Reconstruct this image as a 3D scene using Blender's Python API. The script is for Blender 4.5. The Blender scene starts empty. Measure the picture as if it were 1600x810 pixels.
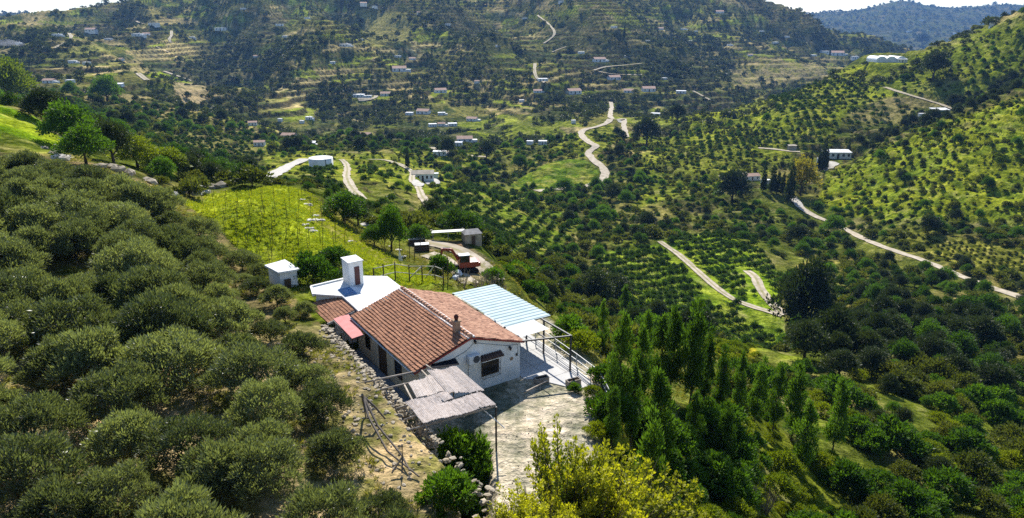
import bpy, bmesh, math, random
import numpy as np
from mathutils import Vector, Matrix

# ---------------------------------------------------------------- camera, light, exposure
SC = bpy.context.scene
COL = SC.collection
F = 1100.0; CX = 800.0; CY = 405.0
PITCH = math.radians(18.9); CAMH = 22.5
cam_d = bpy.data.cameras.new('camera'); cam = bpy.data.objects.new('camera', cam_d); COL.objects.link(cam)
cam.location = (0, 0, CAMH); cam.rotation_euler = (math.pi / 2 - PITCH, 0, 0)
cam_d.sensor_width = 36; cam_d.lens = 36 * F / 1600; cam_d.clip_start = 0.5; cam_d.clip_end = 30000
SC.camera = cam
SUN_EL = math.radians(43); SUN_AZ = math.radians(-3)      # azimuth from +Y, positive towards +X
world = bpy.data.worlds.new('World'); SC.world = world; world.use_nodes = True
wn = world.node_tree.nodes; wl = world.node_tree.links
bg = wn['Background']; sky = wn.new('ShaderNodeTexSky'); sky.sky_type = 'NISHITA'; sky.sun_disc = False
sky.sun_elevation = SUN_EL; sky.sun_rotation = SUN_AZ; sky.altitude = 300; sky.air_density = 1.0; sky.dust_density = 0.1; sky.ozone_density = 2.5
wl.new(sky.outputs[0], bg.inputs[0]); bg.inputs[1].default_value = 0.08
sd = bpy.data.lights.new('sun', 'SUN'); sun = bpy.data.objects.new('sun', sd); COL.objects.link(sun)
sd.energy = 4.4; sd.angle = math.radians(0.5); sd.color = (1.0, 0.95, 0.86)
_d = Vector((math.sin(SUN_AZ) * math.cos(SUN_EL), math.cos(SUN_AZ) * math.cos(SUN_EL), math.sin(SUN_EL)))
sun.rotation_euler = _d.to_track_quat('Z', 'Y').to_euler(); sun.location = (0, 60, 80)
SC.view_settings.view_transform = 'Standard'; SC.view_settings.look = 'None'
SC.view_settings.exposure = 1.12; SC.view_settings.gamma = 1
SC.render.engine = 'CYCLES'; SC.cycles.use_denoising = False
SC.cycles.max_bounces = 4; SC.cycles.diffuse_bounces = 2; SC.cycles.glossy_bounces = 2; SC.cycles.transmission_bounces = 2
SC.cycles.transparent_max_bounces = 6; SC.cycles.volume_bounces = 0; SC.cycles.caustics_reflective = False; SC.cycles.caustics_refractive = False
rng = np.random.default_rng(7); random.seed(7)

# ---------------------------------------------------------------- photo pixel <-> ray
cp, sp = math.cos(PITCH), math.sin(PITCH)
def raydir(px, py):
    a = (px - CX) / F; b = (CY - py) / F
    return a, cp + b * sp, -sp + b * cp
def at_Y(px, py, Y):
    a, dy, dz = raydir(px, py); t = Y / dy
    return (a * t, Y, CAMH + dz * t)
def at_z(px, py, z):
    a, dy, dz = raydir(px, py); t = (z - CAMH) / dz
    return (a * t, dy * t, z)
def project(x, y, z):
    zz = z - CAMH; d = y * cp - zz * sp; u = y * sp + zz * cp
    d = np.where(d < 0.1, 0.1, d)
    return CX + F * x / d, CY - F * u / d

# ---------------------------------------------------------------- noise
def _h(ix, iy, s):
    n = (ix.astype(np.int64) * 374761393 + iy.astype(np.int64) * 668265263 + s * 2147483647) & 0xffffffff
    n = ((n ^ (n >> 13)) * 1274126177) & 0xffffffff
    return ((n ^ (n >> 16)) & 0xffffff) / float(0xffffff)
def vnoise(x, y, s=0):
    ix = np.floor(x); iy = np.floor(y); fx = x - ix; fy = y - iy
    fx = fx * fx * fx * (fx * (fx * 6 - 15) + 10); fy = fy * fy * fy * (fy * (fy * 6 - 15) + 10)
    a = _h(ix, iy, s); b = _h(ix + 1, iy, s); c = _h(ix, iy + 1, s); d = _h(ix + 1, iy + 1, s)
    return (a + (b - a) * fx) * (1 - fy) + (c + (d - c) * fx) * fy
def fbm(x, y, s=0, o=4):
    r = 0; a = 1; t = 0
    for k in range(o):
        r = r + a * (vnoise(x * 2 ** k + 13.7 * k, y * 2 ** k - 7.1 * k, s + k) - 0.5); t += a; a *= 0.5
    return r / t * 2
def smooth(a, b, x):
    t = np.clip((x - a) / (b - a), 0, 1); return t * t * (3 - 2 * t)
def inpoly(x, y, poly):
    r = np.zeros(np.shape(x), bool); n = len(poly)
    for i in range(n):
        x0, y0 = poly[i]; x1, y1 = poly[(i + 1) % n]
        if y0 == y1: continue
        c = ((y0 > y) != (y1 > y)) & (x < (x1 - x0) * (y - y0) / (y1 - y0) + x0)
        r ^= c
    return r
def seg_dist(x, y, pts):
    """distance to a polyline (x,y,z) and the height of its nearest point"""
    best = np.full(x.shape, 1e9); bz = np.zeros(x.shape)
    for (x0, y0, z0), (x1, y1, z1) in zip(pts[:-1], pts[1:]):
        dx, dy = x1 - x0, y1 - y0; L = dx * dx + dy * dy + 1e-9
        t = np.clip(((x - x0) * dx + (y - y0) * dy) / L, 0, 1)
        d = np.hypot(x - x0 - t * dx, y - y0 - t * dy); m = d < best
        best = np.where(m, d, best); bz = np.where(m, z0 + t * (z1 - z0), bz)
    return best, bz
def poly_dist(x, y, poly):
    d, _ = seg_dist(x, y, [(a, b, 0) for a, b in poly] + [(poly[0][0], poly[0][1], 0)])
    return np.where(inpoly(x, y, poly), -d, d)

# house frame: origin at the near right corner, a = along the gable (to the left), b = along the length (away)
HX, HY, HYAW = 0.65, 41.6, 0.586
HW, HL, HE, HR = 7.6, 9.9, 2.7, 1.23
G = np.array([-math.cos(HYAW), -math.sin(HYAW)]); Ld = np.array([-math.sin(HYAW), math.cos(HYAW)])
def hw(a, b):
    v = np.array([HX, HY]) + G * a + Ld * b
    return float(v[0]), float(v[1])
def to_ab(x, y):
    dx = x - HX; dy = y - HY
    return dx * G[0] + dy * G[1], dx * Ld[0] + dy * Ld[1]
# ---------------------------------------------------------------- terrain
# ground control: photo pixel and distance ahead of the camera in metres
CT = [
 # grove plateau on the left and the grassy rise beyond it
 (-400,700,24),(-400,300,60),(-300,215,95),(-400,150,150),
 (0,215+22,95),(150,250,95),(0,172,122),(60,200,122),(110,236,118),(180,262,105),(290,308,94),(-150,150,140),
 (440,294,100),(330,330,92),(420,420,64),(560,390,76),(500,330,92),
 (650,440,64),(700,448,70),(735,425,86),(690,388,100),(740,380,104),(620,400,84),
 # behind the grassy rise
 (0,185,220),(-200,180,240),(100,190,230),
 # middle spur
 (600,330,165),(520,300,190),(650,340,170),(560,275,260),(502,262,300),(665,284,325),(640,246,420),(560,235,430),
 (740,300,300),(720,350,190),(780,380,165),(800,330,280),(760,250,480),
 # left slopes
 (300,252,250),(380,270,220),(200,205,300),(300,215,420),(100,165,420),(200,165,560),(0,140,500),(-300,140,500),
 (420,215,520),(420,270,330),(300,165,600),(150,125,740),(0,110,800),(-300,100,800),(300,110,850),(100,60,1150),(0,60,1200),
 (200,60,1150),(300,60,1200),(-300,40,1300),
 (0,34,1500),(118,27,1550),(215,10,1600),(270,-3,1650),(350,-25,1750),(600,-60,1800),(900,-50,1800),(1050,-22,1750),(-300,30,1500),
 (1155,0,1700),(1240,24,1750),(1300,42,1780),(1370,60,1800),(1410,74,1820),
 # main mountain face
 (600,200,720),(700,215,640),(600,150,880),(600,100,1050),(600,50,1250),(600,0,1480),(450,150,860),(400,100,1120),(400,50,1350),(350,130,960),
 (500,75,1080),(450,20,1450),(520,200,640),(800,200,660),(800,150,860),(800,100,1020),(800,50,1250),(800,0,1500),
 (900,120,960),(1000,150,900),(1000,100,1080),(1000,50,1300),(1000,10,1520),(900,170,780),(1100,135,1000),(1100,80,1250),(1100,30,1550),
 (1200,130,1050),(1200,90,1300),(1200,45,1600),(1300,95,1450),(1300,65,1650),(1380,90,1600),(860,50,1150),(860,100,930),
 # far ranges
 (-300,26,3600),(30,22,3600),(120,30,3600),(-300,70,2600),(60,75,2600),
 (1150,40,5200),(1240,26,5200),(1300,18,5200),(1340,18,5200),(1380,6,5200),(1405,2,5200),(1440,8,5200),(1480,15,5200),(1520,12,5200),(1560,8,5200),(1600,9,5200),(1750,5,5200),(2000,10,5200),
 (1300,60,3800),(1450,60,3800),(1600,60,3800),(1800,50,3800),(1300,95,2600),(1450,95,2600),(1600,95,2600),(1900,90,2600),
 (1150,60,6900),(1300,48,6900),(1450,40,6900),(1600,42,6900),(1850,45,6900),(600,120,6900),(0,120,6900),(-300,120,6900),
 (600,120,5200),(900,120,5200),(300,120,5200),(600,80,3000),(900,80,3000),(300,90,3000),
 # valley and field
 (950,180,640),(915,208,560),(975,205,540),(930,240,490),(945,272,430),(860,268,440),(800,285,440),(780,300,400),(1000,195,600),
 (870,310,370),(900,330,320),(880,400,240),(830,430,160),(840,470,115),(900,490,135),(1000,450,205),(1100,430,225),(1150,500,185),
 (1040,380,260),(950,400,235),(1200,490,190),(1200,555,165),(1080,480,190),(960,520,150),(920,540,90),
 # right hillside, far ridge
 (1060,182,600),(1130,160,620),(1200,143,640),(1270,122,660),(1330,100,660),(1400,90,660),(1440,73,640),(1500,60,600),(1560,45,560),(1600,35,540),(1800,10,500),(2100,0,450),
 (1150,200,520),(1250,190,480),(1180,275,400),(1050,250,440),(1100,330,330),(1050,300,380),(1000,230,520),(1308,252,430),(1230,240,440),
 (1330,140,560),(1400,150,520),(1460,188,480),(1500,120,520),(1600,110,500),(1800,80,450),(1500,160,495),(1600,132,450),
 # right, nearer hill
 (1600,148,370),(1500,183,370),(1420,215,375),(1350,250,385),(1500,260,320),(1600,250,310),(1400,300,330),(1500,330,285),(1600,350,260),(1850,130,340),(1850,300,260),
 (1240,312,355),(1340,366,295),(1450,408,245),(1600,466,198),(1800,540,150),(1500,455,200),(1350,450,205),(1600,520,155),(1250,440,220),(1200,390,260),(1300,330,340),
 # ravine and near right slope
 (1100,545,92),(1200,600,88),(1000,560,74),(1250,545,112),(1400,590,98),(1400,540,125),(1400,500,160),(1600,600,112),(1500,560,128),(1100,645,52),(1030,612,55),
 (960,600,58),(1200,700,60),(1200,800,47),(1000,760,38),(1300,650,76),(1400,700,70),(1400,800,56),(1600,700,80),(1600,800,62),(1850,700,85),(1300,750,60),
]
def _cw(x, y, z): CTW.append((x, y, z))
CTW = [at_Y(*c) for c in CT]
# the plateau of the grove, the terrace the house stands on, the ground around the camera
for x, y, z in [(-12,36,3.2),(-20,30,3.6),(-30,40,4.2),(-20,55,1.5),(-35,60,4.4),(-45,75,4.6),(-28,75,3.4),(-17,62,2.2),(-14,48,2.0),(-60,90,5.2),(-8,20,3.4),(-25,15,4.5),
                (-50,30,6),(-90,60,8),(-3,24,1.5),(0,44,0),(-4,50,0),(3,36,0),(1,30,-0.5),(6,45,-.6),(2,52,-1.5),(-9,58,-.4),(-6,62,-.8),
                (12,26,-5),(22,30,-10),(40,40,-18),(5,16,-1),(0,5,2),(20,5,-6),(50,10,-20),(-20,-5,6),(0,-12,3),(-60,0,10),(60,-10,-22),(90,40,-30)]:
    _cw(x, y, z)
# hidden hollows behind crests
for px, py, Y in [(1400,160,850),(1600,120,850),(1200,200,820),(1900,100,800),(1500,110,1300),(1300,110,2000),(500,80,2300),(900,80,2300),(200,80,2300),(1100,80,2300)]:
    CTW.append(at_Y(px, py, Y))
YO = 20.0
_P = np.array(CTW); _w = np.log(_P[:, 1] + YO); _u = _P[:, 0] / (_P[:, 1] + YO); _v = (_P[:, 2] - CAMH) / (_P[:, 1] + YO)
def _phi(r2): return 0.5 * r2 * np.log(r2 + 1e-12)
KW = 0.55
_A = np.stack([_u, _w * KW], 1)
_D = ((_A[:, None] - _A[None]) ** 2).sum(-1)
_n = len(_A); _M = np.zeros((_n + 3, _n + 3)); _M[:_n, :_n] = _phi(_D) + np.eye(_n) * 2e-4
_Q = np.c_[np.ones(_n), _A]; _M[:_n, _n:] = _Q; _M[_n:, :_n] = _Q.T
_sol = np.linalg.solve(_M, np.r_[_v, 0, 0, 0])
def base_h(x, y):
    w = np.log(np.maximum(y + YO, 3.0)); u = x / np.maximum(y + YO, 3.0); w = w * KW
    shp = u.shape; u = u.ravel(); w = w.ravel(); out = _sol[_n] + _sol[_n + 1] * u + _sol[_n + 2] * w
    for i in range(_n):
        out = out + _sol[i] * _phi((u - _A[i, 0]) ** 2 + (w - _A[i, 1]) ** 2)
    return out.reshape(shp) * np.maximum(y + YO, 3.0) + CAMH

# coarse grid first (smooth height), for placing roads by ray
US = np.unique(np.round(np.r_[np.linspace(-2.2, -0.86, 26), np.linspace(-0.85, 0.85, 1050), np.linspace(0.86, 2.2, 26)], 6))
YS = np.exp(np.r_[np.linspace(math.log(4), math.log(42), 30)[:-1], np.linspace(math.log(42), math.log(2100), 860), np.linspace(math.log(2100), math.log(7200), 130)[1:]]) - YO
GU, GY = np.meshgrid(US, YS); GX = GU * (GY + YO)
_su = np.arange(0, len(US), 4); _sy = np.arange(0, len(YS), 4)
_su = np.unique(np.r_[_su, len(US) - 1]); _sy = np.unique(np.r_[_sy, len(YS) - 1])
_coarse = base_h(GX[np.ix_(_sy, _su)], GY[np.ix_(_sy, _su)])
def _up(c):
    t = np.array([np.interp(np.arange(len(US)), _su, r) for r in c])
    return np.array([np.interp(np.arange(len(YS)), _sy, t[:, j]) for j in range(len(US))]).T
GZ = _up(_coarse)
LW = np.log(YS + YO)
def gsample(A, x, y):
    x = np.asarray(x, float); y = np.asarray(y, float)
    yy = np.clip(y + YO, YS[0] + YO + 1e-6, YS[-1] + YO - 1e-6); u = np.clip(x / yy, US[0] + 1e-6, US[-1] - 1e-6)
    fj = np.interp(u, US, np.arange(len(US))); fi = np.interp(yy, YS + YO, np.arange(len(YS)))
    i = np.minimum(fi.astype(int), len(YS) - 2); j = np.minimum(fj.astype(int), len(US) - 2); a = fi - i; b = fj - j
    return (A[i, j] * (1 - b) + A[i, j + 1] * b) * (1 - a) + (A[i + 1, j] * (1 - b) + A[i + 1, j + 1] * b) * a
def pick(px, py, Ymin=25, Ymax=6500, n=1400):
    """first ground point seen through a photo pixel"""
    px = np.atleast_1d(np.asarray(px, float)); py = np.atleast_1d(np.asarray(py, float)); out = []
    Yv = np.exp(np.linspace(math.log(Ymin), math.log(Ymax), n))
    for a, b in zip(px, py):
        dx, dy, dz = raydir(a, b); t = Yv / dy; z = CAMH + dz * t; g = gsample(GZ, dx * t, Yv); m = np.nonzero(z <= g)[0]
        k = m[0] if len(m) else n - 1
        if k > 0 and len(m):
            d0 = z[k - 1] - g[k - 1]; d1 = z[k] - g[k]; f = d0 / (d0 - d1 + 1e-9); Y = Yv[k - 1] + f * (Yv[k] - Yv[k - 1])
        else: Y = Yv[k]
        t = Y / dy; X = dx * t; out.append((X, Y, float(gsample(GZ, X, Y))))
    return out

# large relief: gullies on the mountains, small roughness near
dist = GY + YO
rel = smooth(330, 900, dist)
gul = 1 - np.abs(fbm(GX / 210 + 3, GY / 330, 11, 4)) * 2
GZ = GZ + rel * (gul - 0.5) * np.clip(dist * 0.026, 0, 38) * (1 - .65 * smooth(2300, 3200, dist))
GZ = GZ + smooth(90, 250, dist) * fbm(GX / 45, GY / 60, 5, 4) * np.clip(dist * 0.009, 0, 5.0)
GZ = GZ + smooth(95, 150, dist) * (1 - smooth(520, 800, dist)) * (fbm(GX / 7, GY / 9, 6, 3) * 1.5 + fbm(GX / 18, GY / 18, 16, 2) * 1.2)

# spurs and ravines of the main mountain
SPURS = [(34, 95, [(350,-20),(430,40),(500,74),(470,105),(420,150)]), (30, 90, [(600,-30),(690,60),(800,108),(900,130),(990,148)]), (32, 100, [(850,-30),(960,50),(1040,100),(1110,145)]), (26, 80, [(60,60),(150,95),(230,140)]), (22, 70, [(560,90),(640,140),(760,200)]),
 (-34, 90, [(300,30),(370,90),(400,130),(385,165)]), (-26, 80, [(560,10),(610,80),(700,150),(790,215)]), (-34, 100, [(760,10),(880,90),(970,135),(1030,160)]), (-34, 110, [(1000,-10),(1090,70),(1150,125)]), (-24, 80, [(130,40),(200,80),(270,140)]), (-22, 80, [(1180,20),(1230,60),(1290,90)])]
_sp = [(a_, w_, pick([p[0] for p in pl], [p[1] for p in pl], Ymin=500)) for a_, w_, pl in SPURS]
_r0 = np.searchsorted(YS, 520); _r1 = np.searchsorted(YS, 2300)
for a_, w_, pl in _sp:
    X = GX[_r0:_r1]; Y = GY[_r0:_r1]; wx = X + fbm(X / 90, Y / 120, 95, 3) * 45; d, _ = seg_dist(wx, Y, pl)
    GZ[_r0:_r1] += a_ * np.exp(-(d / w_) ** 1.5) * smooth(520, 700, Y) * (1 - smooth(1450, 1650, Y) * .75)

# terraces cut into the slopes
TERR = np.zeros_like(GZ)
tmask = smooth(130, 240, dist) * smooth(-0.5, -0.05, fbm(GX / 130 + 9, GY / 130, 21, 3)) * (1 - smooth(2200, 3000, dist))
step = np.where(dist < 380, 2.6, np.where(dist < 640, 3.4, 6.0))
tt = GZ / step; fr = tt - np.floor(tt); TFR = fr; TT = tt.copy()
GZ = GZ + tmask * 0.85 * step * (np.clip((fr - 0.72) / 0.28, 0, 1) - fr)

# flat terrace of the house and its yard, the bank on the left, the outbuilding
A_, B_ = to_ab(GX, GY)
YARD = [at_z(*p, 0)[:2] for p in [(640,520),(700,462),(772,455),(858,500),(945,596),(945,650),(930,700),(915,790),(890,900),(745,900),(650,640),(540,505)]]
dy_ = poly_dist(GX, GY, YARD)
k = 1 - smooth(0, 2.6, dy_)
GZ = GZ * (1 - k) + 0.0 * k
# bank: everything left of the retaining wall
bank_edge = HW + 2.0 + 0.25 * vnoise(B_ / 2.0, A_ * 0, 3)
bk = smooth(0, 0.9, A_ - bank_edge) * (1 - smooth(9.0, 12, B_)) * (1 - smooth(60, 75, dist))
bz = 2.35 + np.clip((A_ - bank_edge) * 0.10, 0, 2.0) + 0.25 * fbm(GX / 1.3, GY / 1.3, 8, 3)
kk = (1 - smooth(1.0, 9.0, A_ - bank_edge)) * bk
inb = (A_ - bank_edge > 0) & (B_ < 11)
GZ = np.where(inb, GZ * (1 - kk) + bz * kk, GZ)
al = (A_ <= bank_edge) & (A_ > HW - 4) & (B_ < 11) & (B_ > -14) & (dist < 75)
GZ = np.where(al, np.minimum(GZ, 0.0), GZ)
rise = (A_ - bank_edge > -0.05) & (A_ - bank_edge < 0.35) & (B_ < 11) & (dist < 75)
near = 1 - smooth(70, 130, dist)
GZ = GZ + near * np.where(dy_ > 2.6, 1, 0) * fbm(GX / 3.2, GY / 3.2, 14, 4) * 0.35 * np.where(inb, 0.5, 1)
# ---------------------------------------------------------------- houses seen in the valley: foot pixel, width in pixels, roof
FARH = [ # px, py, width px, roof, own label or None
 (90,57,15,'flat','small white block high on the left hill among dark trees'),(143,50,18,'tile',None),(170,63,12,'flat',None),(216,57,18,'flat','large white house with terrace near the upper left track'),(229,55,12,'tile',None),(241,40,16,'flat','white house above the upper left switchback'),
 (114,99,14,'flat',None),(136,101,12,'flat',None),(78,130,20,'tile','white house among dark trees at the left edge above the terrace'),(187,136,14,'shed','pale blue roofed shed right of the lone tree'),(110,130,14,'flat',None),(346,48,20,'flat','long white house high on the left mountain spur'),
 (437,41,14,'flat',None),(446,59,10,'flat',None),(540,73,18,'flat','white house below the tan terraces of the mountain'),(622,90,12,'flat',None),(644,94,12,'tile',None),(563,64,9,'flat',None),(624,112,26,'tile','long stone house in the middle of the mountain'),
 (561,152,20,'flat','left one of the two long white houses on the mid slope'),(577,153,10,'flat',None),(603,150,20,'tile','right one of the two long white houses on the mid slope'),(642,145,9,'flat',None),(688,145,22,'tile',None),(662,178,24,'tile','white house with a long white terrace wall behind it'),
 (640,180,14,'flat',None),(690,180,14,'flat',None),(676,198,15,'flat','first block of the white terrace of houses by the valley floor'),(690,197,14,'tile','middle block of the white terrace of houses'),(707,197,17,'flat','right block of the white terrace of houses'),(738,189,20,'tile','pink roofed house right of the white terrace of houses'),
 (726,222,30,'tile','broad villa with tiled roof and white walls at the valley floor'),(716,228,16,'flat',None),(758,238,22,'tile','white arched house at the foot of the dark slope'),(483,187,12,'flat',None),(438,190,8,'flat',None),(452,216,26,'tile','house with a wide brown roof among village trees'),(486,229,17,'shed','pale blue gabled house above the water reservoir'),
 (406,228,20,'tile','white house with tan roof at the left end of the village'),(395,196,16,'tile',None),(571,214,22,'tile',None),(472,193,8,'flat',None),(778,74,9,'flat',None),(585,12,8,'flat',None),(568,8,12,'tile',None),
 (959,44,12,'flat','bright white house with a flat roof high on the right mountain'),(1031,47,12,'tile',None),(1068,47,10,'flat',None),(1087,50,7,'flat',None),(936,97,22,'tile',None),(908,84,12,'flat',None),(959,125,22,'tile','tan roofed house below the far switchback road'),
 (848,127,18,'flat',None),(840,145,16,'tile',None),(896,147,26,'tile',None),(980,90,10,'flat',None),(982,145,18,'tile',None),(1013,143,24,'tile','long tiled house beyond the end of the valley road'),(1064,146,18,'flat',None),(1038,125,9,'flat',None),(1024,181,18,'flat','low white flat roofed house on the near ridge above the big dark tree'),
 (896,193,8,'flat',None),(828,226,12,'flat','left one of two white houses at the valley track'),(848,226,16,'flat','right one of two white houses at the valley track'),(1124,21,14,'tile',None),(877,4,10,'flat',None),(1229,59,10,'flat',None),(1211,68,10,'flat',None),(1288,83,14,'flat',None),(1308,87,22,'tile','pink roofed farmhouse left of the plastic greenhouse'),
 (1271,88,10,'flat',None),(1080,66,9,'flat',None),(1012,66,8,'flat',None),(1140,72,9,'flat',None),(1190,50,8,'flat',None),(1172,88,9,'tile',None),(820,30,8,'flat',None),(700,40,9,'flat',None),(655,22,8,'tile',None),(480,30,9,'flat',None),(380,15,9,'flat',None),(400,90,8,'tile',None),(520,100,9,'flat',None),(745,130,9,'tile',None),(815,160,9,'flat',None),(300,60,9,'flat',None),(190,95,9,'tile',None),(30,70,9,'flat',None)]
BUILDINGS = list(FARH) + [(661,282,40,'tile'),(683,279,18,''),(1306,247,50,'flat'),(1283,255,14,''),(1172,281,30,'tile'),(1466,182,30,'shed'),(1385,97,44,''),(687,243,22,''),(502,258,50,'')]
# ---------------------------------------------------------------- roads laid on the ground
def densify(pts, m):
    out = []
    for a, b in zip(pts[:-1], pts[1:]):
        n = max(1, int(math.ceil(math.dist(a[:2], b[:2]) / m)))
        for i in range(n): out.append(tuple(a[k] + (b[k] - a[k]) * i / n for k in range(3)))
    out.append(tuple(pts[-1])); return out
def soften(pts, it=3):
    p = np.array(pts)
    for _ in range(it):
        q = p.copy(); q[1:-1] = (p[:-2] + 2 * p[1:-1] + p[2:]) / 4; p = q
    return [tuple(a) for a in p]
ROADS = [  # name, label-free setting; width in metres; pixels
 ('dirt_road', 3.6, [(1240,308),(1247,322),(1262,335),(1290,345),(1320,358),(1345,372),(1380,387),(1420,400),(1450,410),(1490,428),(1540,448),(1600,466),(1690,497)]),
 ('dirt_road', 4.6, [(954,160),(956,168),(953,180),(954,187),(966,189),(977,185),(974,195),(979,215)]),
 ('dirt_road', 5.5, [(954,187),(945,196),(928,200),(911,203),(907,209),(913,218),(925,226),(937,229),(923,234),(918,240),(925,250),(938,259),(948,268),(944,281),(925,290),(893,295),(837,299)]),
 ('dirt_track', 3.0, [(533,250),(541,256),(543,265),(541,277),(546,290),(556,303),(568,313)]),
 ('dirt_track', 2.6, [(576,250),(600,250),(618,255),(633,261),(645,270),(643,283),(653,291),(659,308),(668,320),(670,336)]),
 ('dirt_track', 2.4, [(1030,378),(1042,385),(1063,400),(1084,419),(1104,437),(1133,463),(1155,474),(1180,482),(1222,494)]),
 ('dirt_track', 3.0, [(1166,424),(1180,430),(1185,445),(1190,460),(1205,474),(1222,492)]),
 ('dirt_track', 4.0, [(1382,137),(1420,149),(1465,162),(1493,172)]),
 ('concrete_ramp', 6.5, [(417,279),(440,266),(458,257),(476,249)]),
 ('dirt_track', 2.6, [(640,378),(660,379),(692,381),(718,388),(742,400),(765,420),(775,440)]),
 ('dirt_track', 2.2, [(668,398),(690,402),(702,412),(715,428),(735,445)]),
 ('dirt_track', 3.8, [(928,111),(945,105),(975,103),(1003,100)]),
 ('dirt_track', 3.8, [(935,113),(965,118),(1003,118)]),
 ('dirt_track', 3.8, [(1083,143),(1095,149),(1109,157)]),
 ('dirt_track', 3.8, [(840,25),(855,36),(866,48),(869,58),(849,69)]),
 ('dirt_track', 3.8, [(863,82),(872,76),(885,74)]),
 ('dirt_track', 3.8, [(836,100),(835,115),(838,125),(852,134)]),
 ('dirt_track', 3.8, [(213,34),(222,39),(238,40),(248,37)]),
 ('dirt_track', 3.8, [(268,49),(268,58),(261,64),(268,68)]),
 ('dirt_track', 3.8, [(244,74),(262,82),(278,90),(296,93)]),
 ('dirt_track', 5.0, [(256,112),(275,119),(299,127)]),
 ('dirt_track', 5.0, [(216,115),(224,122),(230,126)]),
 ('dirt_track', 3.8, [(85,76),(95,70),(108,66),(112,58),(108,53)]),
 ('dirt_track', 5.0, [(560,160),(580,158),(590,154),(588,150)]),
 ('dirt_track', 4.5, [(620,218),(640,222),(660,228),(690,236),(720,243),(760,246)]),
 ('dirt_track', 4.0, [(1185,232),(1205,232),(1228,237),(1250,238)]),
]
RD = []
for nm, wd, pl in ROADS:
    p = pick([a for a, b in pl], [b for a, b in pl])
    p = soften(densify(p, 4.0 if p[0][1] < 700 else 9.0), 6); RD.append((nm, wd, p))
for nm, wd, p in RD:
    P = np.array(p); m = wd * 2.5 + 4
    mi = P.min(0) - m; ma = P.max(0) + m
    rows = np.nonzero((YS > mi[1]) & (YS < ma[1]))[0]
    if not len(rows): continue
    r0, r1 = rows[0], rows[-1] + 1
    sub = (slice(r0, r1), slice(None)); X = GX[sub]; Y = GY[sub]
    c = np.nonzero(((X > mi[0]) & (X < ma[0])).any(0))[0]
    if not len(c): continue
    sub = (slice(r0, r1), slice(c[0], c[-1] + 1)); X = GX[sub]; Y = GY[sub]
    d, z = seg_dist(X, Y, p); k = 1 - smooth(wd * 0.6, wd * 1.3 + 2, d)
    GZ[sub] = GZ[sub] * (1 - k) + z * k

# level pads under the buildings
for b in BUILDINGS:
    x, y, z = pick(b[0], b[1])[0]; w = b[2] * y / F; r0_ = np.searchsorted(YS, y - w - 14); r1_ = np.searchsorted(YS, y + w + 14)
    d = np.hypot((GX[r0_:r1_] - x) / (w * .62), (GY[r0_:r1_] - y + w * .25) / (w * .75)); k = 1 - smooth(.95, 1.5, d); GZ[r0_:r1_] = GZ[r0_:r1_] * (1 - k) + z * k

# ---------------------------------------------------------------- what covers the ground
CV = np.zeros(GZ.shape + (4,), np.float32)     # rgb and the amount of fine rows
n1 = fbm(GX / 60, GY / 60, 31, 5); n2 = fbm(GX / 9, GY / 9, 41, 4); n3 = fbm(GX / 300, GY / 300, 51, 3)
def mixc(c0, c1, t): return c0 + (np.array(c1) - c0) * t[..., None]
green = np.array([.085, .112, .020]); olive = np.array([.17, .155, .06]); tan = np.array([.26, .22, .125]); lime = np.array([.16, .215, .022])
c = np.ones(GZ.shape + (3,)) * green
c = mixc(c, olive, smooth(-.1, .5, n1)); c = mixc(c, lime, smooth(.1, .6, n2 + n3 * .6) * .6)
c = mixc(c, tan, smooth(.25, .7, fbm(GX / 22, GY / 22, 61, 4)) * .7)
# patchwork of small plots on the far slopes
cs = 38.0; px_ = GX / cs + fbm(GX / 50, GY / 50, 71, 2) * 1.0; pz = GZ / 9.0 + GY / 90 + fbm(GX / 90, GY / 90, 72, 2)
hs = _h(np.floor(px_ + np.floor(pz) * .37), np.floor(pz), 5); hs2 = _h(np.floor(px_ + np.floor(pz) * .37), np.floor(pz), 9)
far = smooth(380, 600, GY)
plot = np.where((hs < .34)[..., None], np.array([.065, .085, .03]), np.where((hs < .60)[..., None], np.array([.18, .175, .06]), np.where((hs < .80)[..., None], np.array([.36, .30, .17]), np.array([.22, .27, .035]))))
c = c * (1 - far[..., None] * .75) + plot * far[..., None] * .75
c = mixc(c, [.035, .045, .022], smooth(.05, .45, fbm(GX / 160, GY / 220, 81, 4)) * far * .8)
c = mixc(c, [.03, .042, .026], smooth(2400, 3200, GY) * .7)
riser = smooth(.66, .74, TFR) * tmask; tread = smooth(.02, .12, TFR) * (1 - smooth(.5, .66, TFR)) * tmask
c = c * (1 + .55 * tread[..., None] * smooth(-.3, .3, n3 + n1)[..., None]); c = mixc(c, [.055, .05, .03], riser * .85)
rows_amt = np.zeros(GZ.shape)
PXX, PYY = project(GX, GY, GZ)
jx = fbm(GX / (1 + dist * .02), GY / (1 + dist * .02), 91, 3) * 7
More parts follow.
